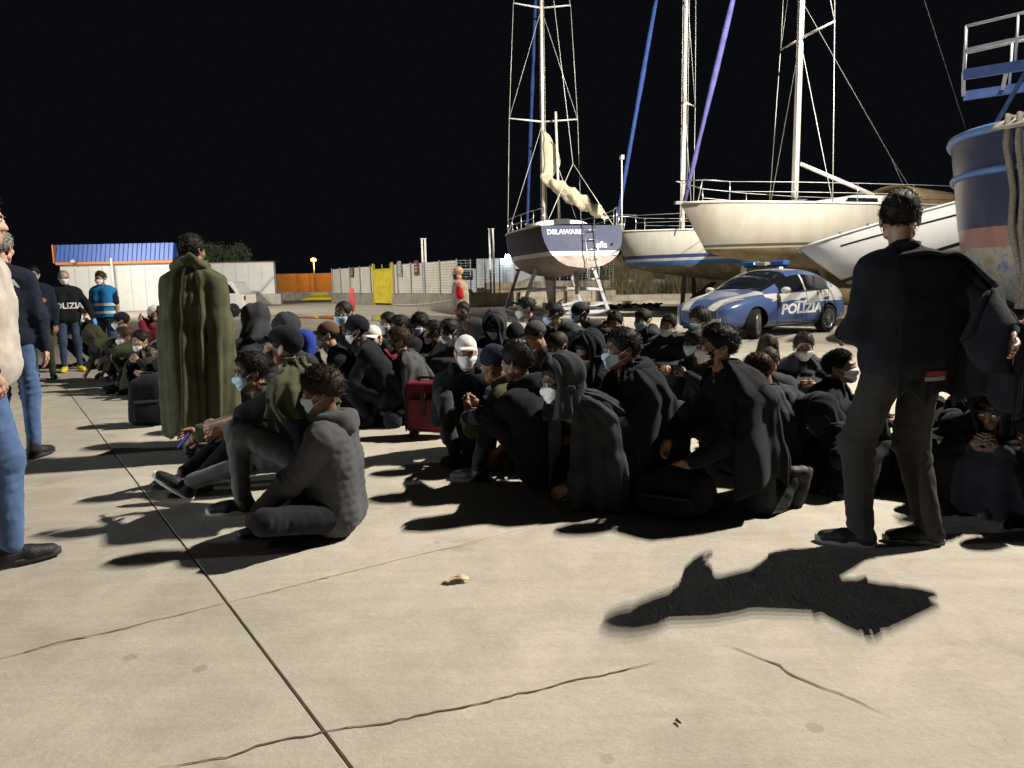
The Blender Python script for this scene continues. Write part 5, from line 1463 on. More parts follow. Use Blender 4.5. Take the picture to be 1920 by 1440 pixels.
for yq in (-3.0, .8, 3.4):
    for s in (-1, 1):
        MB().bar((s * 1.5, yq, 0), (s * 1.0, yq, 1.75 - .1 * (yq < -2)), .13).build('leg', mat('white_cradle_paint', (.55, .55, .53), .6, var=.15), cC)
    MB().bar((-1.5, yq, .75), (1.5, yq, .75), .10).build('cross_beam', mat('white_cradle_paint', (.55, .55, .53)), cC); MB().bar((-1.5, yq, .05), (1.5, yq, .05), .10).build('cross_beam', mat('white_cradle_paint', (.55, .55, .53)), cC)
MB().box((0, .1, .17), (.5, 1.6, .34)).build('keel_block', mat('worn_timber', (.20, .15, .10)), cC)
# ---------------- D: white hull standing nose down
paintD = hull_paint('scraped_white_hull', [(-.02, (.42, .41, .36)), (.06, (.012, .013, .018)), (9, (.78, .77, .77))], .3, .05, (-.03, ((.07, .12, .30), (.52, .50, .45), (.38, .34, .27))))
LD = 9.6
fD = hull_fn(LD, 3.0, .86, .62, rake=1.1, stern=.9, tr=.2)
pD = at_depth(1499, 469, 18.6)
pitchD = R(13.5); rzD = -R(82)
rollD = R(-15); Rm = Euler((pitchD, rollD, rzD)).to_matrix()
yd_ = empty('motor_yacht_hull', pD - Rm @ Vector(fD(0, 0, 1)), 0, 'bare white hull with black pinstripe propped nose down behind the police car', 'boat'); yd_.rotation_euler = Euler((pitchD, rollD, rzD))
hD, rowsD = build_hull('hull', fD, paintD, yd_, 36, 18)
MB().add(rowsD[-1], [tuple(range(len(rowsD[-1])))]).build('transom', paintD, yd_)
dkD = MB(); dkD.grid([[NP(fD(i / 30, 0, 1)) * (1 - w) + NP(fD(i / 30, 0, -1)) * w + NP([0, 0, .05 * (1 - (2 * w - 1) ** 2) - .01]) for w in np.linspace(0, 1, 7)] for i in range(31)]); dkD.build('deck', GEL, yd_, True)
for s in (1, -1):
    MB().tube([NP(fD(i / 40, 0, s)) + NP([0, 0, .025]) for i in range(41)], .035, 6).build('toe_rail', ALU, yd_, True)
    P = [];
    for i in range(28):
        t = .06 + .90 * i / 27; a = NP(fD(t, .17, s)); b = NP(fD(t, .20, s)); o = NP([s * .008, -.002, 0]); P.append([a + o, b + o])
    MB().grid(P).build('pinstripe', mat('black_pinstripe', (.012, .012, .015), .4, var=0), yd_)
    for i in range(14):
        p = NP(fD(.08 + .06 * i, 0, s)) + NP([0, 0, .07]); MB().box(p, (.04, .07, .07)).build('rail_cleat', STEEL, yd_)
# support under it
sD = empty('boat_stand', (yd_.location.x, yd_.location.y, 0), rzD, 'timber trestle under the nose-down white hull', 'boat cradle')
for yq in (-2.6, 1.5):
    zz = yd_.location.z - .50 + yq * math.sin(pitchD)
    for s in (-1, 1): MB().bar((s * 1.0, yq, 0), (s * .55, yq, zz), .14).build('leg', mat('worn_timber', (.20, .15, .10)), sD)
    MB().bar((-.9, yq, zz), (.9, yq, zz), .16).build('cross_beam', mat('worn_timber', (.20, .15, .10)), sD)
# ---------------- E: blue working boat with round stern at the right
pE = at_depth(1790, 238, 12.4); zE = pE.z
eb = empty('fishing_boat', (pE.x + 1.95, 13.4, 0), -R(31), 'dark blue working boat with pale blue rubbing strakes and round stern', 'boat')
blueE = hull_paint('working_boat_hull', [(1.72, (.42, .40, .33)), (2.06, (.42, .21, .19)), (9, (.045, .055, .115))], .3, .25, (1.72, ((.08, .14, .34), (.44, .42, .36), (.30, .26, .19))))
lv = [(.55, .35), (.9, .62), (1.3, .80), (1.72, .885), (2.06, .915), (2.5, .94), (3.0, .965), (zE, 1.0)]
mb = MB(); rows = []
def outE(g, a):     # plan outline: round stern towards the camera, long sides going back
    c, s = math.cos(a), math.sin(a)
    x = -2.3 * g * (abs(c) ** .75) * (1 if c > 0 else -1); y = -2.4 * g * (max(0, s) ** .8) if s > 0 else 2.6 * -s
    return x, y
angs = np.linspace(-.9, math.pi + .9, 61)
_mw = Matrix.Translation(eb.location) @ Matrix.Rotation(-R(31), 4, 'Z')
_mn = min(proj(_mw @ Vector((*outE(1.0, a), zE)))[0] for a in angs)
eb.location.x += (1789 - _mn) / 1400 * 13.2
for z, g in lv: rows.append([(*outE(g, a), z) for a in angs])
mb.grid(rows); mb.build('hull', blueE, eb, True)
ls = mat('pale_blue_strake', (.13, .24, .52), .4, var=.12, scale=4)
for z, g, r_ in ((zE + .02, 1.0, .075), (2.98, .968, .06)): MB().tube([(*outE(g, a), z) for a in angs], r_, 8).build('rubbing_strake', ls, eb, True)
mb = MB(); mb.add([(*outE(.97, a), zE - .25) for a in angs], [tuple(range(61))]); mb.build('deck', TEAK, eb)
MB().box((0, .4, .3), (.8, 3.0, .6)).build('keel', blueE, eb)
# gantry platform hung over the stern
gm = mat('gantry_grey_paint', (.50, .52, .56), .5, .2, var=.1); gbm = mat('gantry_blue_paint', (.06, .11, .30), .5, var=.15)
z0 = 4.62; xA, xB_, yA, yB_ = -2.15, 2.2, -1.5, .3
for y in (yA, yB_): MB().bar((xA, y, z0), (xB_, y, z0 + .12), .10, .16).build('gantry_beam', gbm, eb)
for i in range(8):
    x = xA + (xB_ - xA) * i / 7; MB().bar((x, yA, z0 + .02 + .017 * i), (x, yB_, z0 + .02 + .017 * i), .06, .05).build('gantry_slat', gm, eb)
for y in (yA, yB_):
    for i in range(7):
        x = xA + (xB_ - xA) * i / 6; MB().tube([(x, y, z0 + .05), (x, y, z0 + .78 + .06 * i)], .024, 6).build('gantry_post', gm, eb, True)
    for k_ in (.40, .78): MB().tube([(xA, y, z0 + k_), (xB_, y, z0 + k_ + .36)], .024, 6).build('gantry_rail', gm, eb, True)
for k_ in (.40, .78): MB().tube([(xA, yA, z0 + k_), (xA, yB_, z0 + k_)], .024, 6).build('gantry_rail', gm, eb, True)
for x, y, x2, y2 in ((-1.25, yA, -1.85, -.6), (-.35, yA, -.9, -1.9), (-.9, yB_, -1.2, .4), (1.2, yA, .9, -1.9)): MB().tube([(x, y, z0 - .05), (x2, y2, zE - .2)], .04, 8).build('gantry_strut', gbm, eb, True)
# ropes over the stern
rope_m = mat('hawser', (.26, .23, .20), .95, var=.3, scale=30, bump=.8, bscale=70)
for i, (a, dz) in enumerate(((1.02, 0), (1.10, .05), (1.19, .1))):
    x, y = outE(1.06, a); x2, y2 = outE(.93, a - .02); x3, y3 = outE(.80, a - .03)
    MB().tube([(x * .8, y * .8, zE + .05), (x, y - .02, zE + .12), (x * 1.0, y - .03, zE - .3), (x2, y2 - .08, 2.6), (x2, y2 - .12, 2.0), (x3 - .05 * i, y3 - .25, 1.3), (x3 - .1 * i, y3 - .2, .7)], [.045, .05, .05, .05, .055, .05, .05], 8).build('hawser', rope_m, eb, True)
cl = MB(); rows = []
rs = np.random.RandomState(2)
for i in range(12):
    a = .92 + .55 * i / 11; x, y = outE(1.05, a); rows.append([NP([x * (1 - .06 * j), y * (1 - .06 * j) - .02, zE + .16 - .10 * abs(j - 1.5) + rs.randn() * .02]) for j in range(-1, 5)])
cl.grid(rows); cl.build('canvas_wrap', mat('pale_canvas', (.42, .36, .33), .9, var=.2, scale=5), eb, True).modifiers.new('thickness', 'SOLIDIFY').thickness = .03
# ================================================================== police car
cf, crr = ground(1407, 636), ground(1552, 622)
fw = (cf - crr).normalized(); rzc = math.atan2(fw.x, -fw.y); lf = Vector((math.cos(rzc), math.sin(rzc), 0))
cc = (cf + crr) / 2 - lf * .80
car = empty('police_car', cc, rzc, 'blue and white police hatchback with roof light bar parked below the cream yacht', 'car')
ST = [  # y, w, zb, w5, z5, w6, z6, w7, z7, z8
    (-2.17, .50, .30, .47, .60, .36, .63, .20, .65, .655), (-2.08, .70, .22, .64, .68, .50, .715, .28, .735, .745), (-1.80, .845, .19, .77, .79, .60, .825, .34, .85, .86),
    (-1.31, .895, .18, .82, .885, .64, .915, .38, .94, .95), (-.98, .90, .18, .85, .92, .69, .965, .42, .995, 1.01), (-.52, .90, .18, .865, .935, .735, 1.15, .45, 1.225, 1.25),
    (-.08, .90, .18, .87, .945, .665, 1.345, .46, 1.405, 1.435), (.46, .90, .18, .87, .96, .65, 1.385, .46, 1.44, 1.465), (.98, .90, .18, .865, .98, .64, 1.35, .45, 1.415, 1.445),
    (1.38, .90, .18, .85, 1.005, .66, 1.235, .44, 1.355, 1.395), (1.78, .885, .19, .80, 1.02, .68, 1.10, .44, 1.21, 1.26), (2.06, .84, .24, .74, .97, .62, 1.02, .40, 1.06, 1.08), (2.17, .74, .34, .64, .82, .5, .86, .3, .88, .885)]
ST = [(y, w, zb, w5, z5, w6, z6 + (.025 if -.6 < y < 1.7 else 0), w7, z7 + (.035 if -.6 < y < 1.7 else 0), z8 + (.035 if -.6 < y < 1.7 else 0)) for (y, w, zb, w5, z5, w6, z6, w7, z7, z8) in ST]
rows = []
for (y, w, zb, w5, z5, w6, z6, w7, z7, z8) in ST:
    half = [(0, zb), (.6 * w, zb), (.93 * w, zb + .05), (w, .40), (w * .995, .66), (w5, z5), (w6, z6), (w7, z7), (0, z8)]
    rows.append([(x, y, z) for x, z in half] + [(-x, y, z) for x, z in half[-2:0:-1]])
nr = len(rows[0]); mb = MB(); mb.grid(rows, True); nf = len(mb.F)
mb.F.append(tuple(range(nr))); mb.F.append(tuple((len(rows) - 1) * nr + j for j in range(nr))[::-1])
me = mb.mesh('car_shell', True)
mi = []
for i in range(len(rows) - 1):
    for j in range(nr):
        jj = j if j < 8 else nr - 1 - j     # mirrored strip index
        g = 0
        if jj == 5 and 5 <= i <= 8: g = 2
        if jj in (6, 7) and i in (4, 5): g = 1
        if jj in (6, 7) and i in (9,): g = 3
        mi.append(g)
mi += [0, 0]
for _ in range(4): me.materials.append(None)
me.polygons.foreach_set('material_index', mi)
tmp = bpy.data.objects.new('tmp', me); COL.objects.link(tmp)
ss = tmp.modifiers.new('s', 'SUBSURF'); ss.levels = 3; ss.render_levels = 3
cm = MB()
for y in (-1.31, 1.32):
    for s in (1, -1): cm.lathe([(.001, -.2), (.355, -.2), (.355, .2), (.001, .2)], 40, 'X', (s * .86, y, .335))
cme = cm.mesh('cut'); cut = bpy.data.objects.new('cut', cme); COL.objects.link(cut)
bm_ = tmp.modifiers.new('b', 'BOOLEAN'); bm_.object = cut; bm_.operation = 'DIFFERENCE'; bm_.solver = 'EXACT'
bpy.context.view_layer.update(); dg_ = bpy.context.evaluated_depsgraph_get()
fin = bpy.data.meshes.new_from_object(tmp.evaluated_get(dg_)); bpy.data.objects.remove(tmp); bpy.data.objects.remove(cut)
CV = NP([v.co[:] for v in fin.vertices]); 
def submesh(sel):
    F = [tuple(p.vertices) for p in fin.polygons if sel(p)]
    us = sorted({i for f in F for i in f}); mp = {a: b for b, a in enumerate(us)}
    return mesh_from('part', CV[us], [tuple(mp[i] for i in f) for f in F])
def livery_mat():
    m = bpy.data.materials.new('police_livery'); m.use_nodes = True; t = m.node_tree; N = t.nodes; L = t.links; b = N['Principled BSDF']
    b.inputs['Roughness'].default_value = .28; b.inputs['Coat Weight'].default_value = .7; b.inputs['Coat Roughness'].default_value = .06
    at = N.new('ShaderNodeAttribute'); at.attribute_name = 'livery'
    r = N.new('ShaderNodeMapRange'); r.inputs[1].default_value = .46; r.inputs[2].default_value = .54; L.new(at.outputs['Fac'], r.inputs[0])
    mx = N.new('ShaderNodeMixRGB'); mx.inputs[1].default_value = (.070, .112, .27, 1); mx.inputs[2].default_value = (.62, .62, .60, 1); L.new(r.outputs[0], mx.inputs[0]); 
    n = N.new('ShaderNodeTexNoise'); n.inputs['Scale'].default_value = 3; tc = N.new('ShaderNodeTexCoord'); L.new(tc.outputs['Object'], n.inputs['Vector'])
    r3 = N.new('ShaderNodeMapRange'); r3.inputs[3].default_value = .9; r3.inputs[4].default_value = 1.08; L.new(n.outputs['Fac'], r3.inputs[0])
    vm = N.new('ShaderNodeVectorMath'); vm.operation = 'SCALE'; L.new(mx.outputs[0], vm.inputs[0]); L.new(r3.outputs[0], vm.inputs['Scale']); L.new(vm.outputs[0], b.inputs['Base Color'])
    return m
body_me = submesh(lambda p: p.material_index == 0)
BVv = NP([v.co[:] for v in body_me.vertices])
x_, y_, z_ = np.abs(BVv[:, 0]), BVv[:, 1], BVv[:, 2]
# white flank band: narrow at the front wing, widening to the rear shoulder; white bonnet stripes
lo_ = np.interp(y_, [-1.0, -.55, .2, 2.2], [.86, .80, .775, .80]); hi_ = np.interp(y_, [-1.0, .5, 1.2, 1.5, 2.2], [.93, .975, 1.0, 1.16, 1.2])
flank = np.minimum(np.minimum((z_ - lo_), (hi_ - z_)) / .05, (y_ + 1.02) / .1) + .5
c0 = np.interp(y_, [-2.2, -1.6, -1.0], [.34, .50, .66]); hood = np.where((z_ > .60) & (y_ < -.97), (.115 - np.abs(x_ - c0)) / .05 + .5, -1)
line = np.minimum((z_ - (lo_ - .05)), ((lo_ - .025) - z_)) / .02 + .5
line = np.where(y_ > -.9, line, -1)
val = np.clip(np.maximum(np.maximum(flank, hood), line), 0, 1)
at_ = body_me.attributes.new('livery', 'FLOAT', 'POINT'); at_.data.foreach_set('value', val.astype(np.float32))
obj('body', body_me, livery_mat(), car)
for nm, k_ in (('windscreen', 1), ('rear_window', 3)): obj(nm, submesh(lambda p, k_=k_: p.material_index == k_), GLASS, car)
for s in (1, -1):
    for a_, b_ in ((-9, .40), (.47, 9)):
        f_ = submesh(lambda p: p.material_index == 2 and p.center.x * s > 0 and a_ < p.center.y < b_)
        obj('side_window', f_, GLASS, car)
    f_ = submesh(lambda p: p.material_index == 2 and p.center.x * s > 0 and .40 <= p.center.y <= .47)
    if len(f_.polygons): obj('door_pillar', f_, mat('car_white', (.62, .62, .60), .3, var=.03), car)
from mathutils.bvhtree import BVHTree
bvh = BVHTree.FromPolygons([tuple(v) for v in CV], [tuple(p.vertices) for p in fin.polygons])
def side_pt(s, y, z, off=.004):
    h = bvh.ray_cast(Vector((s * 2, y, z)), Vector((-s, 0, 0)))
    return NP(h[0]) + NP([s * off, 0, off * .25]) if h[0] is not None else NP([s * .9, y, z])
def top_pt(x, y, off=.004):
    h = bvh.ray_cast(Vector((x, y, 3)), Vector((0, 0, -1))); return NP(h[0]) + NP([0, -off * .3, off])
seam = mat('seam_shadow_gap', (.01, .012, .025), .8, var=0)
for s in (1, -1):
    for pts in ([(-.62, .93), (-.66, .7), (-.64, .4), (-.60, .26)], [(.44, .96), (.44, .7), (.42, .4), (.38, .26)], [(1.36, 1.0), (1.30, .8), (1.0, .55), (.96, .28)]):
        P = []
        for (a, b) in zip(pts[:-1], pts[1:]): P += [side_pt(s, a[0] + (b[0] - a[0]) * u, a[1] + (b[1] - a[1]) * u, .001) for u in np.linspace(0, 1, 7)]
        MB().tube(P, .006, 5).build('door_seam', seam, car, True)
    MB().tube([side_pt(s, -.6 + 1.9 * u, .30, .002) for u in np.linspace(0, 1, 14)], .008, 5).build('sill_line', seam, car, True)
    for y in (.18, 1.10):
        MB().tube([side_pt(s, y + .2 * u, .80 + .01 * u, .018 + .012 * math.sin(math.pi * u)) for u in np.linspace(0, 1, 7)], .014, 6).build('door_handle', mat('car_blue', (.070, .112, .27), .3, var=.03), car, True)
    # lettering on the doors
    t_ = text_mesh('POLIZIA', .30, .0, .18 * 1, .012, 1.52)
    P = []
    for v in t_.vertices:
        y = .24 + v.co.x * s ; z = .585 + v.co.y; v.co = Vector(side_pt(s, y, z, .005))
    obj('lettering', t_, mat('white_lettering', (.75, .75, .75)), car)
    t_ = text_mesh('113', .13, .0, .1, .005)
    for v in t_.vertices: v.co = Vector(side_pt(s, 1.50 + v.co.x * s, 1.08 + v.co.y, .005))
    obj('lettering', t_, mat('car_blue', (.070, .112, .27)), car)
    # window frame trim
    MB().tube([side_pt(s, y, np.interp(y, [-.52, .46, 1.4], [.945, .965, 1.01]), .006) for y in np.linspace(-.6, 1.38, 22)], .009, 5).build('window_trim', mat('black_steel', (.02, .02, .02)), car, True)
    # mirror
    mr = MB(); rw = []
    for i in range(9):
        e = -math.pi / 2 + math.pi * i / 8; rw.append([(s * 1.02 + math.cos(a) * math.cos(e) * .12, -.56 + math.sin(e) * .075 * 1.0, 1.005 + math.sin(a) * math.cos(e) * .075) for a in np.linspace(0, 2 * math.pi, 14, endpoint=False)])
    mr.grid(rw, True); mr.build('wing_mirror', mat('car_white', (.62, .62, .60), .3, var=.03), car, True)
    MB().bar((s * .86, -.56, .955), (s * .95, -.56, .985), .05).build('mirror_arm', mat('black_steel', (.02, .02, .02)), car)
    # headlight: patch of the nose
    P = []
    for i in range(9):
        u = i / 8; r_ = []
        for j in range(5):
            v = j / 4; x = s * (.50 + .24 * u); y = -2.00 + .42 * u + (.26 - .08 * u) * (v - .5) * 1.0 * math.sin(math.pi * min(1, .2 + u * .75)); q = top_pt(x, y, .010); r_.append(q)
        P.append(r_)
    MB().grid(P).build('headlight', mat('headlight_lens', (.55, .56, .56), .12, .4, var=.5, scale=25, spec=.7), car, True)
    MB().lathe([(.001, -.01), (.06, -.006), (.065, .02), (.001, .025)], 14, 'Y', (s * .62, -2.03, .42)).build('fog_lamp', mat('headlight_lens', (.55, .56, .56)), car, True)
    MB().add([side_pt(s, -.80, .80, .006), side_pt(s, -.68, .80, .006), side_pt(s, -.68, .825, .006), side_pt(s, -.80, .825, .006)], [(0, 1, 2, 3)]).build('side_repeater', mat('car_white', (.62, .62, .60)), car)
# grille shield, plate, badge
gsh = [(-.17, .66), (.17, .66), (.15, .52), (.09, .38), (0, .29), (-.09, .38), (-.15, .52)]
def nose_pt(x, z, off):
    h = bvh.ray_cast(Vector((x, -4, z)), Vector((0, 1, 0))); return NP(h[0]) + NP([0, -off, 0]) if h[0] is not None else NP([x, -2.17, z])
MB().add([nose_pt(x, min(z, .62), .008) for x, z in gsh], [tuple(range(7))]).build('grille', mat('black_steel', (.02, .02, .02)), car)
MB().tube([nose_pt(x, min(z, .62), .016) for x, z in gsh + gsh[:1]], .014, 6).build('grille_frame', STEEL, car, True)
for z in (.36, .42, .48, .54): MB().tube([nose_pt(-.12, z, .014), nose_pt(.12, z, .014)], .006, 5).build('grille_bar', STEEL, car, True)
MB().box(nose_pt(.40, .40, .02), (.36, .02, .11), (0, 0, R(14))).build('number_plate', mat('plate_white', (.7, .7, .68), .5, var=.03), car)
MB().tube([nose_pt(x, .24, .01) for x in np.linspace(-.5, .5, 9)], .035, 6).build('lower_intake', mat('black_steel', (.02, .02, .02)), car, True)
# roof light bar
MB().box((0, .12, 1.54), (1.05, .16, .05)).build('light_bar_base', mat('black_steel', (.02, .02, .02)), car)
for s in (1, -1): bevel(MB().box((s * .38, .12, 1.60), (.36, .22, .10)).build('blue_beacon', mat('blue_beacon_lens', (.03, .16, .55), .12, var=.15, scale=20, spec=.6), car), .025, 3)
bevel(MB().box((0, .05, 1.585), (.22, .2, .09)).build('siren_speaker', mat('beacon_grey', (.35, .34, .30), .5, var=.1), car), .02, 2)
# wipers
for x in (-.5, .1): MB().tube([top_pt(x, -.93, .01), top_pt(x + .4, -.82, .012)], .008, 5).build('wiper', mat('black_steel', (.02, .02, .02)), car)
# wheels
tyre_m = mat('black_rubber', (.015, .015, .015)); rim_m = mat('alloy_rim', (.55, .55, .56), .3, .8, var=.05)
ty = MB(); ty.lathe([(.21, -.09), (.27, -.105), (.305, -.10), (.318, -.085), (.32, -.05), (.312, -.045), (.32, -.04), (.32, 0), (.312, .004), (.32, .008), (.32, .05), (.312, .055), (.32, .06), (.318, .085), (.305, .10), (.27, .105), (.21, .09)], 48, 'X'); ty_me = ty.mesh('tyre', True)
rm = MB(); rm.lathe([(.205, .085), (.215, .098), (.222, .098), (.215, .06), (.20, -.06)], 40, 'X'); rm.lathe([(.001, .075), (.05, .078), (.055, .06), (.001, .05)], 20, 'X')
rim_me = rm.mesh('rim', True)
sp_me = []
wm = MB()
disc = MB(); disc.lathe([(.001, .02), (.17, .02), (.17, .01), (.001, .01)], 28, 'X'); disc_me = disc.mesh('brake_disc', True)
spk = MB().bar((.068, 0, .045), (.085, 0, .21), .018, .020); spk_me = spk.mesh('spoke')
for y, steer in ((-1.31, R(24)), (1.32, 0)):
    for s in (1, -1):
        w = bpy.data.objects.new('wheel', ty_me); ty_me.materials.append(tyre_m) if not ty_me.materials else None
        link(w, car); w.location = (s * .79, y, .32); w.rotation_euler = (0, 0, (0 if s > 0 else math.pi) + steer)
        obj('rim', rim_me, rim_m, w); obj('brake_disc', disc_me, mat('brake_steel', (.10, .10, .10), .5, .6, var=.1), w)
        for k_ in range(14):
            o = obj('spoke', spk_me, rim_m, w); o.rotation_euler = (2 * math.pi * k_ / 14, 0, 0)
    
for y in (-1.31, 1.32): MB().box((0, y, .40), (1.30, .62, .36)).build('wheel_well', mat('black_steel', (.02, .02, .02)), car)
# seats seen through the glass
for s in (1, -1):
    bevel(MB().box((s * .36, .05, .98), (.42, .14, .48), (R(-12), 0, 0)).build('seat_back', mat('seat_cloth', (.05, .05, .055), .9, var=.2), car), .05, 2)
# ================================================================== the people
G_SEAT = 'people waiting on the ground'
def half_band(mb):
    F = [f for f in mb.F if max(mb.V[i][0] for i in f) < -.01 and mb.V[f[0]][1] > 0]; us = sorted({i for f in F for i in f}); m = {a: b for b, a in enumerate(us)}
    o = MB(); o.V = [mb.V[i] for i in us]; o.F = [tuple(m[i] for i in f) for f in F]; return o
# ---- the two standing on the right
r46, J46 = person('standing person in black jacket seen from behind holding a blanket out with one arm', 1690, 355, 3.55, 'stand', 168, k=.975, top='black', pants='brownpants', loose=.014, head='short',
    hy=-38, hp=4, mask='black', handR=(-.21, .38, 1.05), elbowR=(-1, 0, -.35), handL=(.12, -.28, 1.04), elbowL=(.5, .9, -.5), footL=(.17, -.02, .086), footR=(-.17, .04, .086),
    toeL=(.75, -.55, 0), toeR=(.85, -.45, 0), sole='grey', skin='tan', lean=4)
half_band(band(J46['top_mesh'][0], J46['P'][2] - .06, .022, .004)).build('waistband', mat('red_waistband', (.20, .03, .03), .8, var=.1), r46, True)
half_band(band(J46['top_mesh'][0], J46['P'][2] - .084, .018, .004)).build('waistband', mat('cream_waistband', (.32, .30, .26), .8, var=.1), r46, True)
# blanket hung from neck and outstretched arm
sh, el, wr = J46['shR'], J46['elR'], J46['wrR']; rows = []
path = [J46['N'] + NP([.11, .10, -.04]), J46['N'] + NP([-.04, .12, -.02]), sh + NP([.04, .10, .05]), sh + NP([-.04, .08, .06]), el + NP([-.02, .04, .06]), (el + wr) / 2 + NP([-.02, .03, .055]), wr + NP([-.02, .03, .05]), wr + NP([-.04, .06, -.02])]
PT = []
for a, b in zip(path[:-1], path[1:]): PT += [a + (b - a) * u for u in np.linspace(0, 1, 12, endpoint=False)]
PT.append(path[-1]); PT = NP(PT)
for _ in range(8): PT[1:-1] = (PT[:-2] + 2 * PT[1:-1] + PT[2:]) / 4
TD = np.gradient(PT, axis=0)[:, :2]; TD /= np.linalg.norm(TD, axis=1)[:, None]; ND = np.stack([TD[:, 1], -TD[:, 0]], 1); ND *= np.sign(ND[:, 1:2] + .3 * -ND[:, 0:1] + 1e-6)
for i, p in enumerate(PT):
    u = i / (len(PT) - 1); zb = .74 - .04 * min(1, u * 1.25) + .03 * math.sin(i * .31); row = []
    for j in range(26):
        v = j / 25; z = p[2] + (zb - p[2]) * v
        fo = (.004 + .026 * v) * (math.sin(i * .19 + 1.4 * v + .9 * math.sin(i * .13)) + .45 * math.sin(i * .43 + 2.3 * v + 1.3 * math.sin(i * .19)) + .2 * math.sin(i * .9 + 5 * v))
        q = fo + .03 * math.sin(min(1, v * 4) * math.pi / 2)
        row.append((p[0] + ND[i, 0] * q, p[1] + ND[i, 1] * q, z))
    rows.append(row)
mbk = MB(); mbk.grid(rows); b_ = mbk.build('blanket', C_('black'), r46, True); b_.modifiers.new('thickness', 'SOLIDIFY').thickness = .012
over = [[(p[0] - ND[i, 0] * .15 * v, p[1] - ND[i, 1] * .15 * v, p[2] + .012 + .03 * math.sin(math.pi * min(1, v * 1.3)) - .20 * v * v) for v in np.linspace(0, 1, 8)] for i, p in enumerate(PT)]
mbk = MB(); mbk.grid(over); b_ = mbk.build('blanket_fold', C_('black'), r46, True); b_.modifiers.new('thickness', 'SOLIDIFY').thickness = .012

person('standing person in black short-sleeved top with bare forearm beside the masked person in a cap', 2000, 388, 4.5, 'stand', 120, top='black', tee=True, pants='black', head='short', handR=(-.30, -.20, 1.02), handL=(.26, -.12, .98), skin='tan', topname='shirt')
person('seated person in black cap and mask next to the outstretched blanket', 1903, 655, 4.3, 'sit', 75, top='black', head='cap', mask='blue', blanket='black', bopt=dict(legs=True, fold=.8, open=28), handL=(.1, -.55, .30), group=G_SEAT)
person('hunched person in black blanket and cap sitting just behind the legs of the standing one', 1790, 770, 4.2, 'sit', 60, top='black', head='cap', mask='grey', blanket='black', bopt=dict(fold=.8, open=25), hp=20, skin='dark', k=.9)
person('person wrapped head to foot in a black blanket beside the short-sleeved one', 1865, 712, 3.9, 'sit', 50, top='black', head='hood', hoodopen=40, hoodc='black', blanket='black', bopt=dict(fold=.9), hp=30, skin='dark', k=.9)
person('person in black beanie hugging the knees at the very edge of the crowd', 1945, 760, 3.7, 'sit', 70, top='black', head='beanie', skin='dark', hp=25, k=.88, blanket='black', bopt=dict(fold=.9, open=20))
person('person curled up under a black blanket in front of the slate one', 1535, 742, 4.5, 'sit', 70, top='black', head='hood', hoodopen=30, hoodc='black', hp=45, skin='dark', k=.9, blanket='black', bopt=dict(fold=1.1))
person('crouching dark-dressed person half hidden behind the outstretched blanket', 1800, 735, 4.6, 'sit', 40, top='black', head='beanie', mask='black', blanket='black', bopt=dict(fold=.8), hp=35, skin='dark', k=.92)

# ---- front row in black blankets
person('crouching bearded person in white mask and black blanket with one heel raised', 1345, 605, 4.2, 'squat', 82, top='black', pants='charcoal', head='short', mask='white', beard='black', blanket='black', skin='tan', hp=-2, hy=-6,
       bopt=dict(open=50, legs=False, zb=.15, fold=1.2, back=.12, margin=.05), handL=(.16, -.40, .30), handR=(-.02, -.46, .38), footL=(.12, .22, .17), toeL=(.08, -.38, -1), footR=(-.14, -.34, .086), kneeL=(.25, -1, -.55), lean=20, palmL=(-.9, .3, 0), elbowL=(.7, .6, -.2))
person('crouching person in pale blue mask with hood folded behind the neck and black blanket', 1165, 612, 4.45, 'squat', 72, top='black', head='short', hoodback=True, mask='blue', blanket='black', skin='brown', hp=2, hy=-8,
       bopt=dict(fold=1.3, zb=.10, open=24, back=.06), handL=(.16, -.46, .24), sole='white', lean=20)
person('person in white mask with charcoal blanket drawn over the head like a cowl', 1047, 665, 4.25, 'heels', 58, top='black', head='hood', hoodopen=68, hoodc='charcoal', mask='white', blanket='charcoal', skin='brown', hp=8, hy=-12, hr=-6,
       bopt=dict(fold=1.5, open=16, nfold=11), handL=(.1, -.42, .14), shoe='brown', lean=22)
person('person with thick dark hair turned away, olive sleeve over one arm', 968, 640, 4.75, 'sit', 128, top='black', head='short', skin='brown', hoodback=True, lean=20, hp=10, handL=(.05, -.60, .40), handR=(-.1, -.50, .12), bare='R', group=G_SEAT)
person('person in navy hooded top with face turned away and olive camouflage sleeve', 926, 645, 5.3, 'sit', 115, top='olive', head='beanie', capc='navy', skin='brown', lean=24, hp=16, hoodback=True, bare='LR', pants='black')
person('person in white cap, glasses and white mask facing the camera', 873, 625, 5.6, 'sit', -8, top='black', head='cap', capc='white', mask='white', glasses=True, skin='light', hoodback=True, lean=16, hp=4, handL=(.10, -.40, .34), handR=(-.06, -.42, .36), pants='charcoal')
person('person with grey mask and face shaded under a black hood', 1100, 622, 5.3, 'sit', 35, top='black', head='hood', hoodopen=46, hoodc='black', mask='grey', skin='brown', hp=12, blanket='black', bopt=dict(fold=.8))
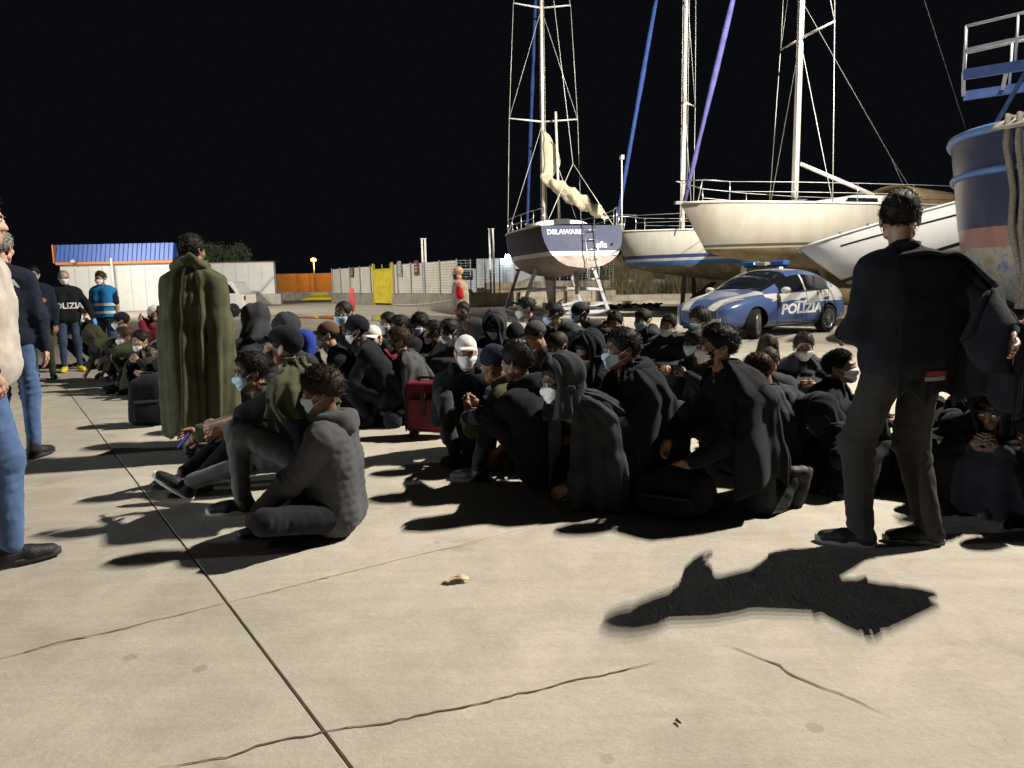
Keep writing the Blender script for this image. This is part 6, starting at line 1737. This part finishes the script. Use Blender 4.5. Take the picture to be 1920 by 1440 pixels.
# ---- group at the left front
person('person in grey hooded puffer jacket with curly hair and pale blue mask', 600, 688, 3.84, 'cross', 94, top='grey', puff=True, hoodback=True, head='curly', hair='dkbrown', mask='blue', skin='brown', lean=4, k=.94, hp=8, hy=4,
       handL=(.18, -.40, .16), handR=(-.1, -.40, .14), elbowL=(.9, .6, -.3), pants='black', shoe='pattern', sole='dark', toeL=(.35, -.9, 0), footL=(.06, -.36, .08))
r2, J2 = person('person in black cap with bare face and olive blanket round the shoulders', 528, 605, 4.3, 'sit', 94, top='black', head='cap', capc='black', skin='tan', bare='LR', beard='dkbrown', hp=-4, lean=14,
       blanket='olive', bopt=dict(torso=True, open=62, zb=.56, fold=1.5, margin=.03, legs=False, zt=.02), pants='greypants', footL=(.12, -.40, .086), footR=(-.12, -.92, .10), toeR=(.1, -.75, .55), toeL=(.15, -1, 0), handL=(.05, -.55, .52), handR=(-.08, -.58, .46), sole='white', kneeR=(0, -.3, 1))
person('person in pale blue mask leaning forward with olive drape and a lit phone', 468, 658, 4.85, 'sit', 66, top='darkolive', head='short', hair='black', mask='blue', skin='brown', lean=26, hp=6, handL=(-.05, -.62, .34), handR=(-.2, -.60, .36), pants='black', footR=(-.15, -.72, .086), footL=(.05, -.62, .086),
       blanket='darkolive', bopt=dict(torso=True, open=60, zb=.35, fold=1.2, legs=False))
r4, J4 = person('standing person with tousled hair wrapped in a long olive blanket', 358, 437, 5.75, 'stand', 176, top='black', head='short', skin='brown', blanket='olive', hy=-20, lod=0, shw=.80,
       bopt=dict(zb=.20, fold=1.35, roll=True, margin=.025, nfold=9, zt=-.03, twist=2.6), pants='black', handL=(.10, -.22, 1.12), handR=(-.10, -.22, 1.12), elbowL=(.15, .1, -1), elbowR=(-.15, .1, -1))
person('kneeling person in black quilted coat turned away beside the olive blanket', 478, 572, 6.4, 'kneel', 160, top='charcoal', puff=True, head='hood', hoodopen=20, hoodc='charcoal', hp=25)
person('kneeling person in black hood with olive cape and blue bag on the back', 534, 588, 6.9, 'heels', 150, top='black', head='hood', hoodopen=30, hoodc='charcoal', blanket='olive', bopt=dict(fold=1.3, zb=.1), hp=15)
person('grey-bearded person in dark cap and pale mask', 612, 600, 7.0, 'squat', 84, top='black', head='cap', capc='brown', mask='blue', beard='grey', skin='tan', group=None)
person('upright kneeling person with cropped hair, pale blue mask and black coat', 643, 562, 7.5, 'kneel', 25, top='black', head='receding', mask='blue', skin='dark')
person('person in black beanie with white mask, seen in profile', 668, 590, 6.9, 'squat', 88, top='black', head='beanie', mask='white', skin='dark', hp=14)
person('person in white cap and burgundy sweatshirt with mask under the chin', 697, 607, 7.1, 'squat', 8, top='burgundy', head='cap', capc='white', mask='white', chin=True, skin='tan', lean=20, handL=(.05, -.44, .42), handR=(-.1, -.46, .44))
person('person with brown hair, slate cape and bare forearms resting on raised knees', 746, 612, 7.0, 'sit', 80, top='navy', head='short', hair='brown', mask='grey', skin='tan', bare='LR', lean=16, lod=0,
       blanket='grey', bopt=dict(torso=True, open=68, zb=.28, fold=1.1, legs=False, margin=.03), pants='navy', handL=(.06, -.58, .36), handR=(-.12, -.56, .34), beard='brown')
# ---- back rows
def row(label, x, y, Z, F, **o):
    H = at_depth(x, y, Z).z; pose = 'sit' if H < .93 else ('squat' if H < 1.06 else 'kneel')
    o.setdefault('top', 'black'); return person(label, x, y, Z, pose, F, **o)
row('small person in pale mask behind the burgundy sweatshirt', 727, 584, 9.0, 40, mask='grey', skin='brown')
row('person in violet-blue mask bowing towards the neighbour in the back row', 748, 589, 8.5, 60, mask='violet', skin='brown', hp=18)
row('bare-faced person squeezed between two blue masks in the back row', 769, 597, 9.0, 70, skin='dark', head='short')
row('person in bright blue mask with a hand raised to the temple', 786, 587, 8.6, 30, mask='violet', skin='tan', head='curly', handL=(.16, -.16, .84), elbowL=(1, -.5, -.4))
row('bare-faced person in profile with mask pulled under the chin', 812, 599, 8.1, 80, mask='white', chin=True, skin='brown')
row('person huddled under a wide charcoal blanket shared along the row', 842, 596, 7.5, 45, mask='grey', skin='dark', blanket='charcoal', bopt=dict(fold=1.0, margin=.10), hp=14)
row('bearded person in black mask behind the charcoal blanket', 868, 564, 9.8, 15, mask='black', skin='dark', beard='black', top='charcoal')
row('person with charcoal hood pulled low over a pale mask', 927, 582, 7.6, 22, head='hood', hoodopen=44, hoodc='charcoal', mask='blue', skin='dark', hp=26, blanket='charcoal', bopt=dict(fold=1.0))
row('person in black beanie and grey mask between hood and leather jacket', 966, 604, 7.3, 20, head='beanie', mask='grey', skin='brown', hp=16)
row('person in grey flat cap and worn leather jacket looking down', 1003, 599, 6.7, 70, head='cap', capc='dkgrey', top='dkgrey', skin='tan', hp=22)
row('person in white mask in profile just in front of the cradle leg', 985, 556, 8.6, 82, mask='white', skin='tan', head='short')
row('person in blue mask and charcoal coat with one arm raised', 1037, 566, 8.3, 78, mask='violet', skin='brown', head='fade', top='charcoal', handR=(-.30, -.26, 1.00), elbowR=(-.6, -.2, -1), bare='R')
row('person with cap turned backwards and blue mask below the rudder', 1088, 563, 8.5, 76, head='capback', capc='charcoal', mask='violet', skin='dark', top='charcoal')
row('person with shaved hair and grey mask wearing an olive blanket', 1045, 619, 6.5, 55, head='buzz', mask='grey', skin='dark', blanket='olive', bopt=dict(fold=1.2, torso=True, open=45, legs=False, zb=.2), hp=18)
row('person with hands clasped beside a bright mask', 1153, 582, 8.0, 18, mask='blue', skin='brown', hp=12, handL=(-.02, -.26, .80), handR=(-.18, -.25, .80), elbowL=(.8, -.2, -.6), elbowR=(-.8, -.2, -.6))
row('person in pale mask with hood bunched at the neck and charcoal blanket', 1205, 577, 8.5, 45, mask='blue', skin='tan', hoodback=True, top='charcoal', blanket='charcoal', bopt=dict(fold=1.2))
row('person in pale mask tilting the head, in front of the police car bumper', 1253, 586, 8.1, 28, mask='grey', skin='tan', head='fade', hr=14, hp=10, blanket='charcoal', bopt=dict(fold=1.2))
row('curly-haired person in pale mask in front of the police car grille', 1312, 577, 8.0, 62, head='curly', mask='blue', skin='brown')
row('person in pale mask almost hidden behind the crouching bearded person', 1302, 614, 7.0, 60, mask='blue', skin='dark')
row('long-haired person sitting behind the bowed child', 1441, 627, 6.4, 10, head='long', hair='dkbrown', skin='tan', hp=25, top='burgundy', k=.9)
row('bare-faced child with head bowed', 1442, 650, 5.8, 18, head='short', hair='dkbrown', skin='tan', hp=28, k=.86, top='charcoal')
row('person in white mask and charcoal hooded blanket beside the rear wheel', 1508, 621, 6.3, 14, mask='white', skin='tan', head='short', hair='dkbrown', hoodback=True, top='charcoal', blanket='charcoal', bopt=dict(fold=1.4, nfold=12), hp=8, k=.95)
row('person bent forward under a slate blanket showing only curly brown hair', 1424, 664, 5.0, 150, head='curly', hair='brown', skin='brown', hp=40, blanket='charcoal', bopt=dict(fold=1.1, open=0), k=.92, lean=22)
row('person in white mask looking up at the standing one', 1577, 653, 4.8, -58, mask='white', skin='tan', head='short', hp=-8, blanket='black', bopt=dict(fold=.9, open=40, legs=True), k=.9, hy=-6)
# ---- left side: police, volunteers and the first rows
r, J = person('police officer in navy jacket seen from behind at the edge of the group', -4, 430, 5.8, 'stand', 172, top='navy', pants='jeans', head='short', hair='grey', skin='light', lod=0)
chest_text(r, J, 'POLIZIA', .085, -.115, False, 0, .36)
r, J = person('striding person in sand coloured t-shirt, jeans and wrist watch', -48, 352, 3.5, 'stand', -112, top='tan', tee=True, pants='jeans', head='short', hair='dkbrown', skin='light', handR=(-.21, -.08, .93), elbowR=(-1, .1, 0), handL=(.26, .1, .84), footR=(-.08, -.04, .086), footL=(.10, .26, .086), toeR=(.35, -.9, 0), toeL=(.2, -1, 0), topname='shirt', lod=0, loose=.01)
e_, w_ = J['elR'], J['wrR']; d_ = unit(w_ - e_); c_ = w_ - d_ * .03
MB().tube([c_ - d_ * .022, c_ + d_ * .022], .036, 16).build('wrist_watch', mat('black_steel', (.02, .02, .02)), r, True)
person('officer in dark jacket holding a hand to the chest', 60, 497, 11.0, 'stand', -22, top='navy', pants='darkolive', mask='white', skin='tan', head='short', handR=(.02, -.24, 1.22), elbowR=(-.9, -.1, -.4), lod=1)
r, J = person('bald police officer in black jacket with blue glove and yellow shoes', 118, 505, 12.0, 'stand', -34, top='black', pants='darkjeans', mask='white', skin='light', head='receding', hair='grey', shoe='yellow', sole='yellow', gloveL='blue', handL=(.46, -.30, .72), elbowL=(.8, .3, .3), lod=1, glasses=True)
chest_text(r, J, 'POLIZIA', .13, -.30, True, 0, .46)
person('volunteer in bright blue vest with two reflective strips', 187, 507, 12.4, 'stand', 6, top='navy', tee=True, vest='bluevest', strips=(.06, .20), pants='darkjeans', mask='white', skin='tan', head='short', hair='brown', lod=1)
person('small crouching figure in black with white gloves behind the police officer', 150, 572, 12.8, 'squat', 10, top='black', mask='white', skin='brown', head='beanie', gloveL='white', gloveR='white', handL=(.13, -.34, .74), handR=(-.13, -.34, .72))
person('person in olive blanket stooping with both hands on the ground', 172, 612, 10.8, 'squat', 100, top='darkolive', bare='LR', head='hood', hoodc='darkolive', hoodopen=30, skin='tan', lean=62, hp=50, handL=(.13, -.60, .10), handR=(-.10, -.50, .10), blanket='darkolive', bopt=dict(torso=True, open=75, zb=.16, legs=False, fold=1.3), lod=1)
row('person in black cap and pale mask whose neck is held by the neighbour', 225, 583, 10.2, 70, head='cap', mask='white', skin='brown', top='darkolive', lod=1)
row('person pressing a hand against a blue mask', 234, 612, 9.6, 55, mask='white', skin='tan', head='short', hair='brown', top='darkolive', handL=(.04, -.24, .66), elbowL=(.5, -.5, -1), lod=1)
row('young person in olive blanket with mask under the chin', 262, 618, 9.3, 30, mask='white', chin=True, skin='tan', head='fade', blanket='darkolive', bopt=dict(fold=1.2, open=20), lod=1)
row('bearded person in white bucket cap and burgundy shirt reaching out an arm', 290, 570, 10.6, 80, head='capback', capc='white', beard='black', top='burgundy', skin='tan', handR=(-.10, -.56, .86), handL=(.10, -.54, .84), elbowL=(.4, .3, -1), lod=1)
row('small child beside the hem of the long olive blanket', 294, 640, 9.0, 35, head='short', skin='tan', k=.74, top='charcoal', lod=1)
person('bald red-bearded aid worker in beige vest and red shirt walking past the mesh fence', 858, 498, 13.0, 'stand', 92, top='red', tee=True, vest='khaki', pants='red', head='none', beard='brown', skin='light', handL=(.14, -.02, .80), lod=1)

# ================================================================== bags and loose things
def soft_bag(name, label, loc, rz, size, color, cat='bag', extras=True):
    o = empty(name, loc, rz, label, cat); w, d, h_ = size; caps = []; r_ = min(w, d) * .30
    for x in (-1, 1):
        for y in (-1, 1):
            caps.append((NP([x * (w / 2 - r_), y * (d / 2 - r_), r_ + .005]), NP([x * (w / 2 - r_) * .9, y * (d / 2 - r_) * .85, h_ - r_]), r_, r_ * .95))
    caps.append((NP([0, 0, r_]), NP([0, 0, h_ - r_ * .9]), min(w, d) * .42, min(w, d) * .40))
    V, F = sdf_mesh(caps, .016, .05); N = vnormals(V, F); V = V + N * (.010 * wnoise(V, int(w * 1000), 20))[:, None]; V[:, 2] = np.maximum(V[:, 2], .004)
    c = cloth('bag_' + name, color) if not isinstance(color, str) else C_(color)
    obj('sack', mesh_from('sack', V, F), c, o)
    if extras:
        bevel(MB().box((0, -d / 2 - .02, h_ * .34), (w * .72, .07, h_ * .42)).build('pocket', c, o, True), .03, 3)
        MB().tube([(-w * .32, -d / 2 - .06, h_ * .56), (0, -d / 2 - .065, h_ * .57), (w * .32, -d / 2 - .06, h_ * .56)], .005, 5).build('zip', mat('zip_grey', (.04, .04, .04), .5, var=.1), o)
        MB().tube([(-.05, 0, h_ - .01), (-.045, 0, h_ + .045), (.045, 0, h_ + .045), (.05, 0, h_ - .01)], .010, 6).build('grab_handle', c, o, True)
        for s in (-1, 1): MB().tube([(s * w * .25, d / 2 - .02, h_ * .9), (s * w * .30, d / 2 + .07, h_ * .6), (s * w * .28, d / 2 + .04, h_ * .2), (s * w * .25, d / 2 - .02, h_ * .1)], .016, 6).build('strap', c, o, True)
    return o
soft_bag('backpack', 'tall black backpack standing beside the long olive blanket', ground(283, 796), R(20), (.36, .26, .46), 'black')
soft_bag('sports_bag', 'black bag that the capped person in olive sits on', r2.location * 1, r2.rotation_euler.z, (.46, .40, max(.14, J2['P'][2] - .10)), 'black', extras=False)
soft_bag('backpack', 'black rucksack lying in front of the crouching bearded person', ground(1268, 958), R(-30), (.42, .30, .24), 'black')
soft_bag('bundle', 'round black bundle lying next to the red suitcase', ground(737, 801), 0, (.16, .15, .13), 'black', extras=False)
pb = at_depth(566, 618, 6.5)
ob = soft_bag('backpack', 'bright blue rucksack carried on the back of the kneeling person in black hood', (pb.x, pb.y, pb.z - .24), R(165), (.20, .16, .22), (.02, .045, .30), extras=False)
# suitcase
su = empty('suitcase', ground(806, 818), R(-14), 'small red suitcase standing upright on the concrete', 'suitcase')
rdm = mat('red_suitcase_cloth', (.14, .011, .026), .7, var=.2, scale=8, bump=.3, bscale=60); dkm = mat('suitcase_trim', (.03, .02, .022), .7, var=.2)
bevel(MB().box((0, 0, .265), (.36, .20, .43)).build('shell', rdm, su), .035, 4)
bevel(MB().box((0, -.115, .22), (.28, .05, .26)).build('front_pocket', rdm, su), .02, 3)
for z in (.37,): MB().tube([(-.14, -.125, z), (.14, -.125, z)], .006, 6).build('zip', dkm, su)
for s in (-1, 1):
    MB().bar((s * .172, -.104, .06), (s * .172, -.104, .46), .012).build('piping', dkm, su)
    MB().lathe([(.008, -.014), (.034, -.014), (.034, .014), (.008, .014)], 12, 'X', (s * .14, .06, .034)).build('castor', dkm, su)
    MB().box((s * .14, -.06, .025), (.03, .04, .05)).build('foot', dkm, su)
MB().tube([(-.08, 0, .478), (-.075, 0, .51), (.075, 0, .51), (.08, 0, .478)], .012, 6).build('top_handle', dkm, su, True)
MB().box((0, -.143, .30), (.045, .012, .19)).build('buckle_strap', dkm, su)
# phone
ph_p = at_depth(345, 826, 4.35)
phn = empty('phone', ph_p, R(-35), 'phone with a glowing violet blue screen held by the masked person in olive', 'phone')
phn.rotation_euler = (R(48), R(-5), R(-55)); phn.scale = (.75, .75, .75)
bevel(MB().box((0, 0, 0), (.075, .15, .009)).build('case', mat('phone_black', (.012, .012, .014), .3, var=0), phn), .006, 3)
MB().box((0, 0, .0062), (.067, .138, .002)).build('screen', mat('phone_screen', (.02, .02, .05), .2, var=.3, scale=40, emit=(.10, .10, .5), estr=.5), phn)
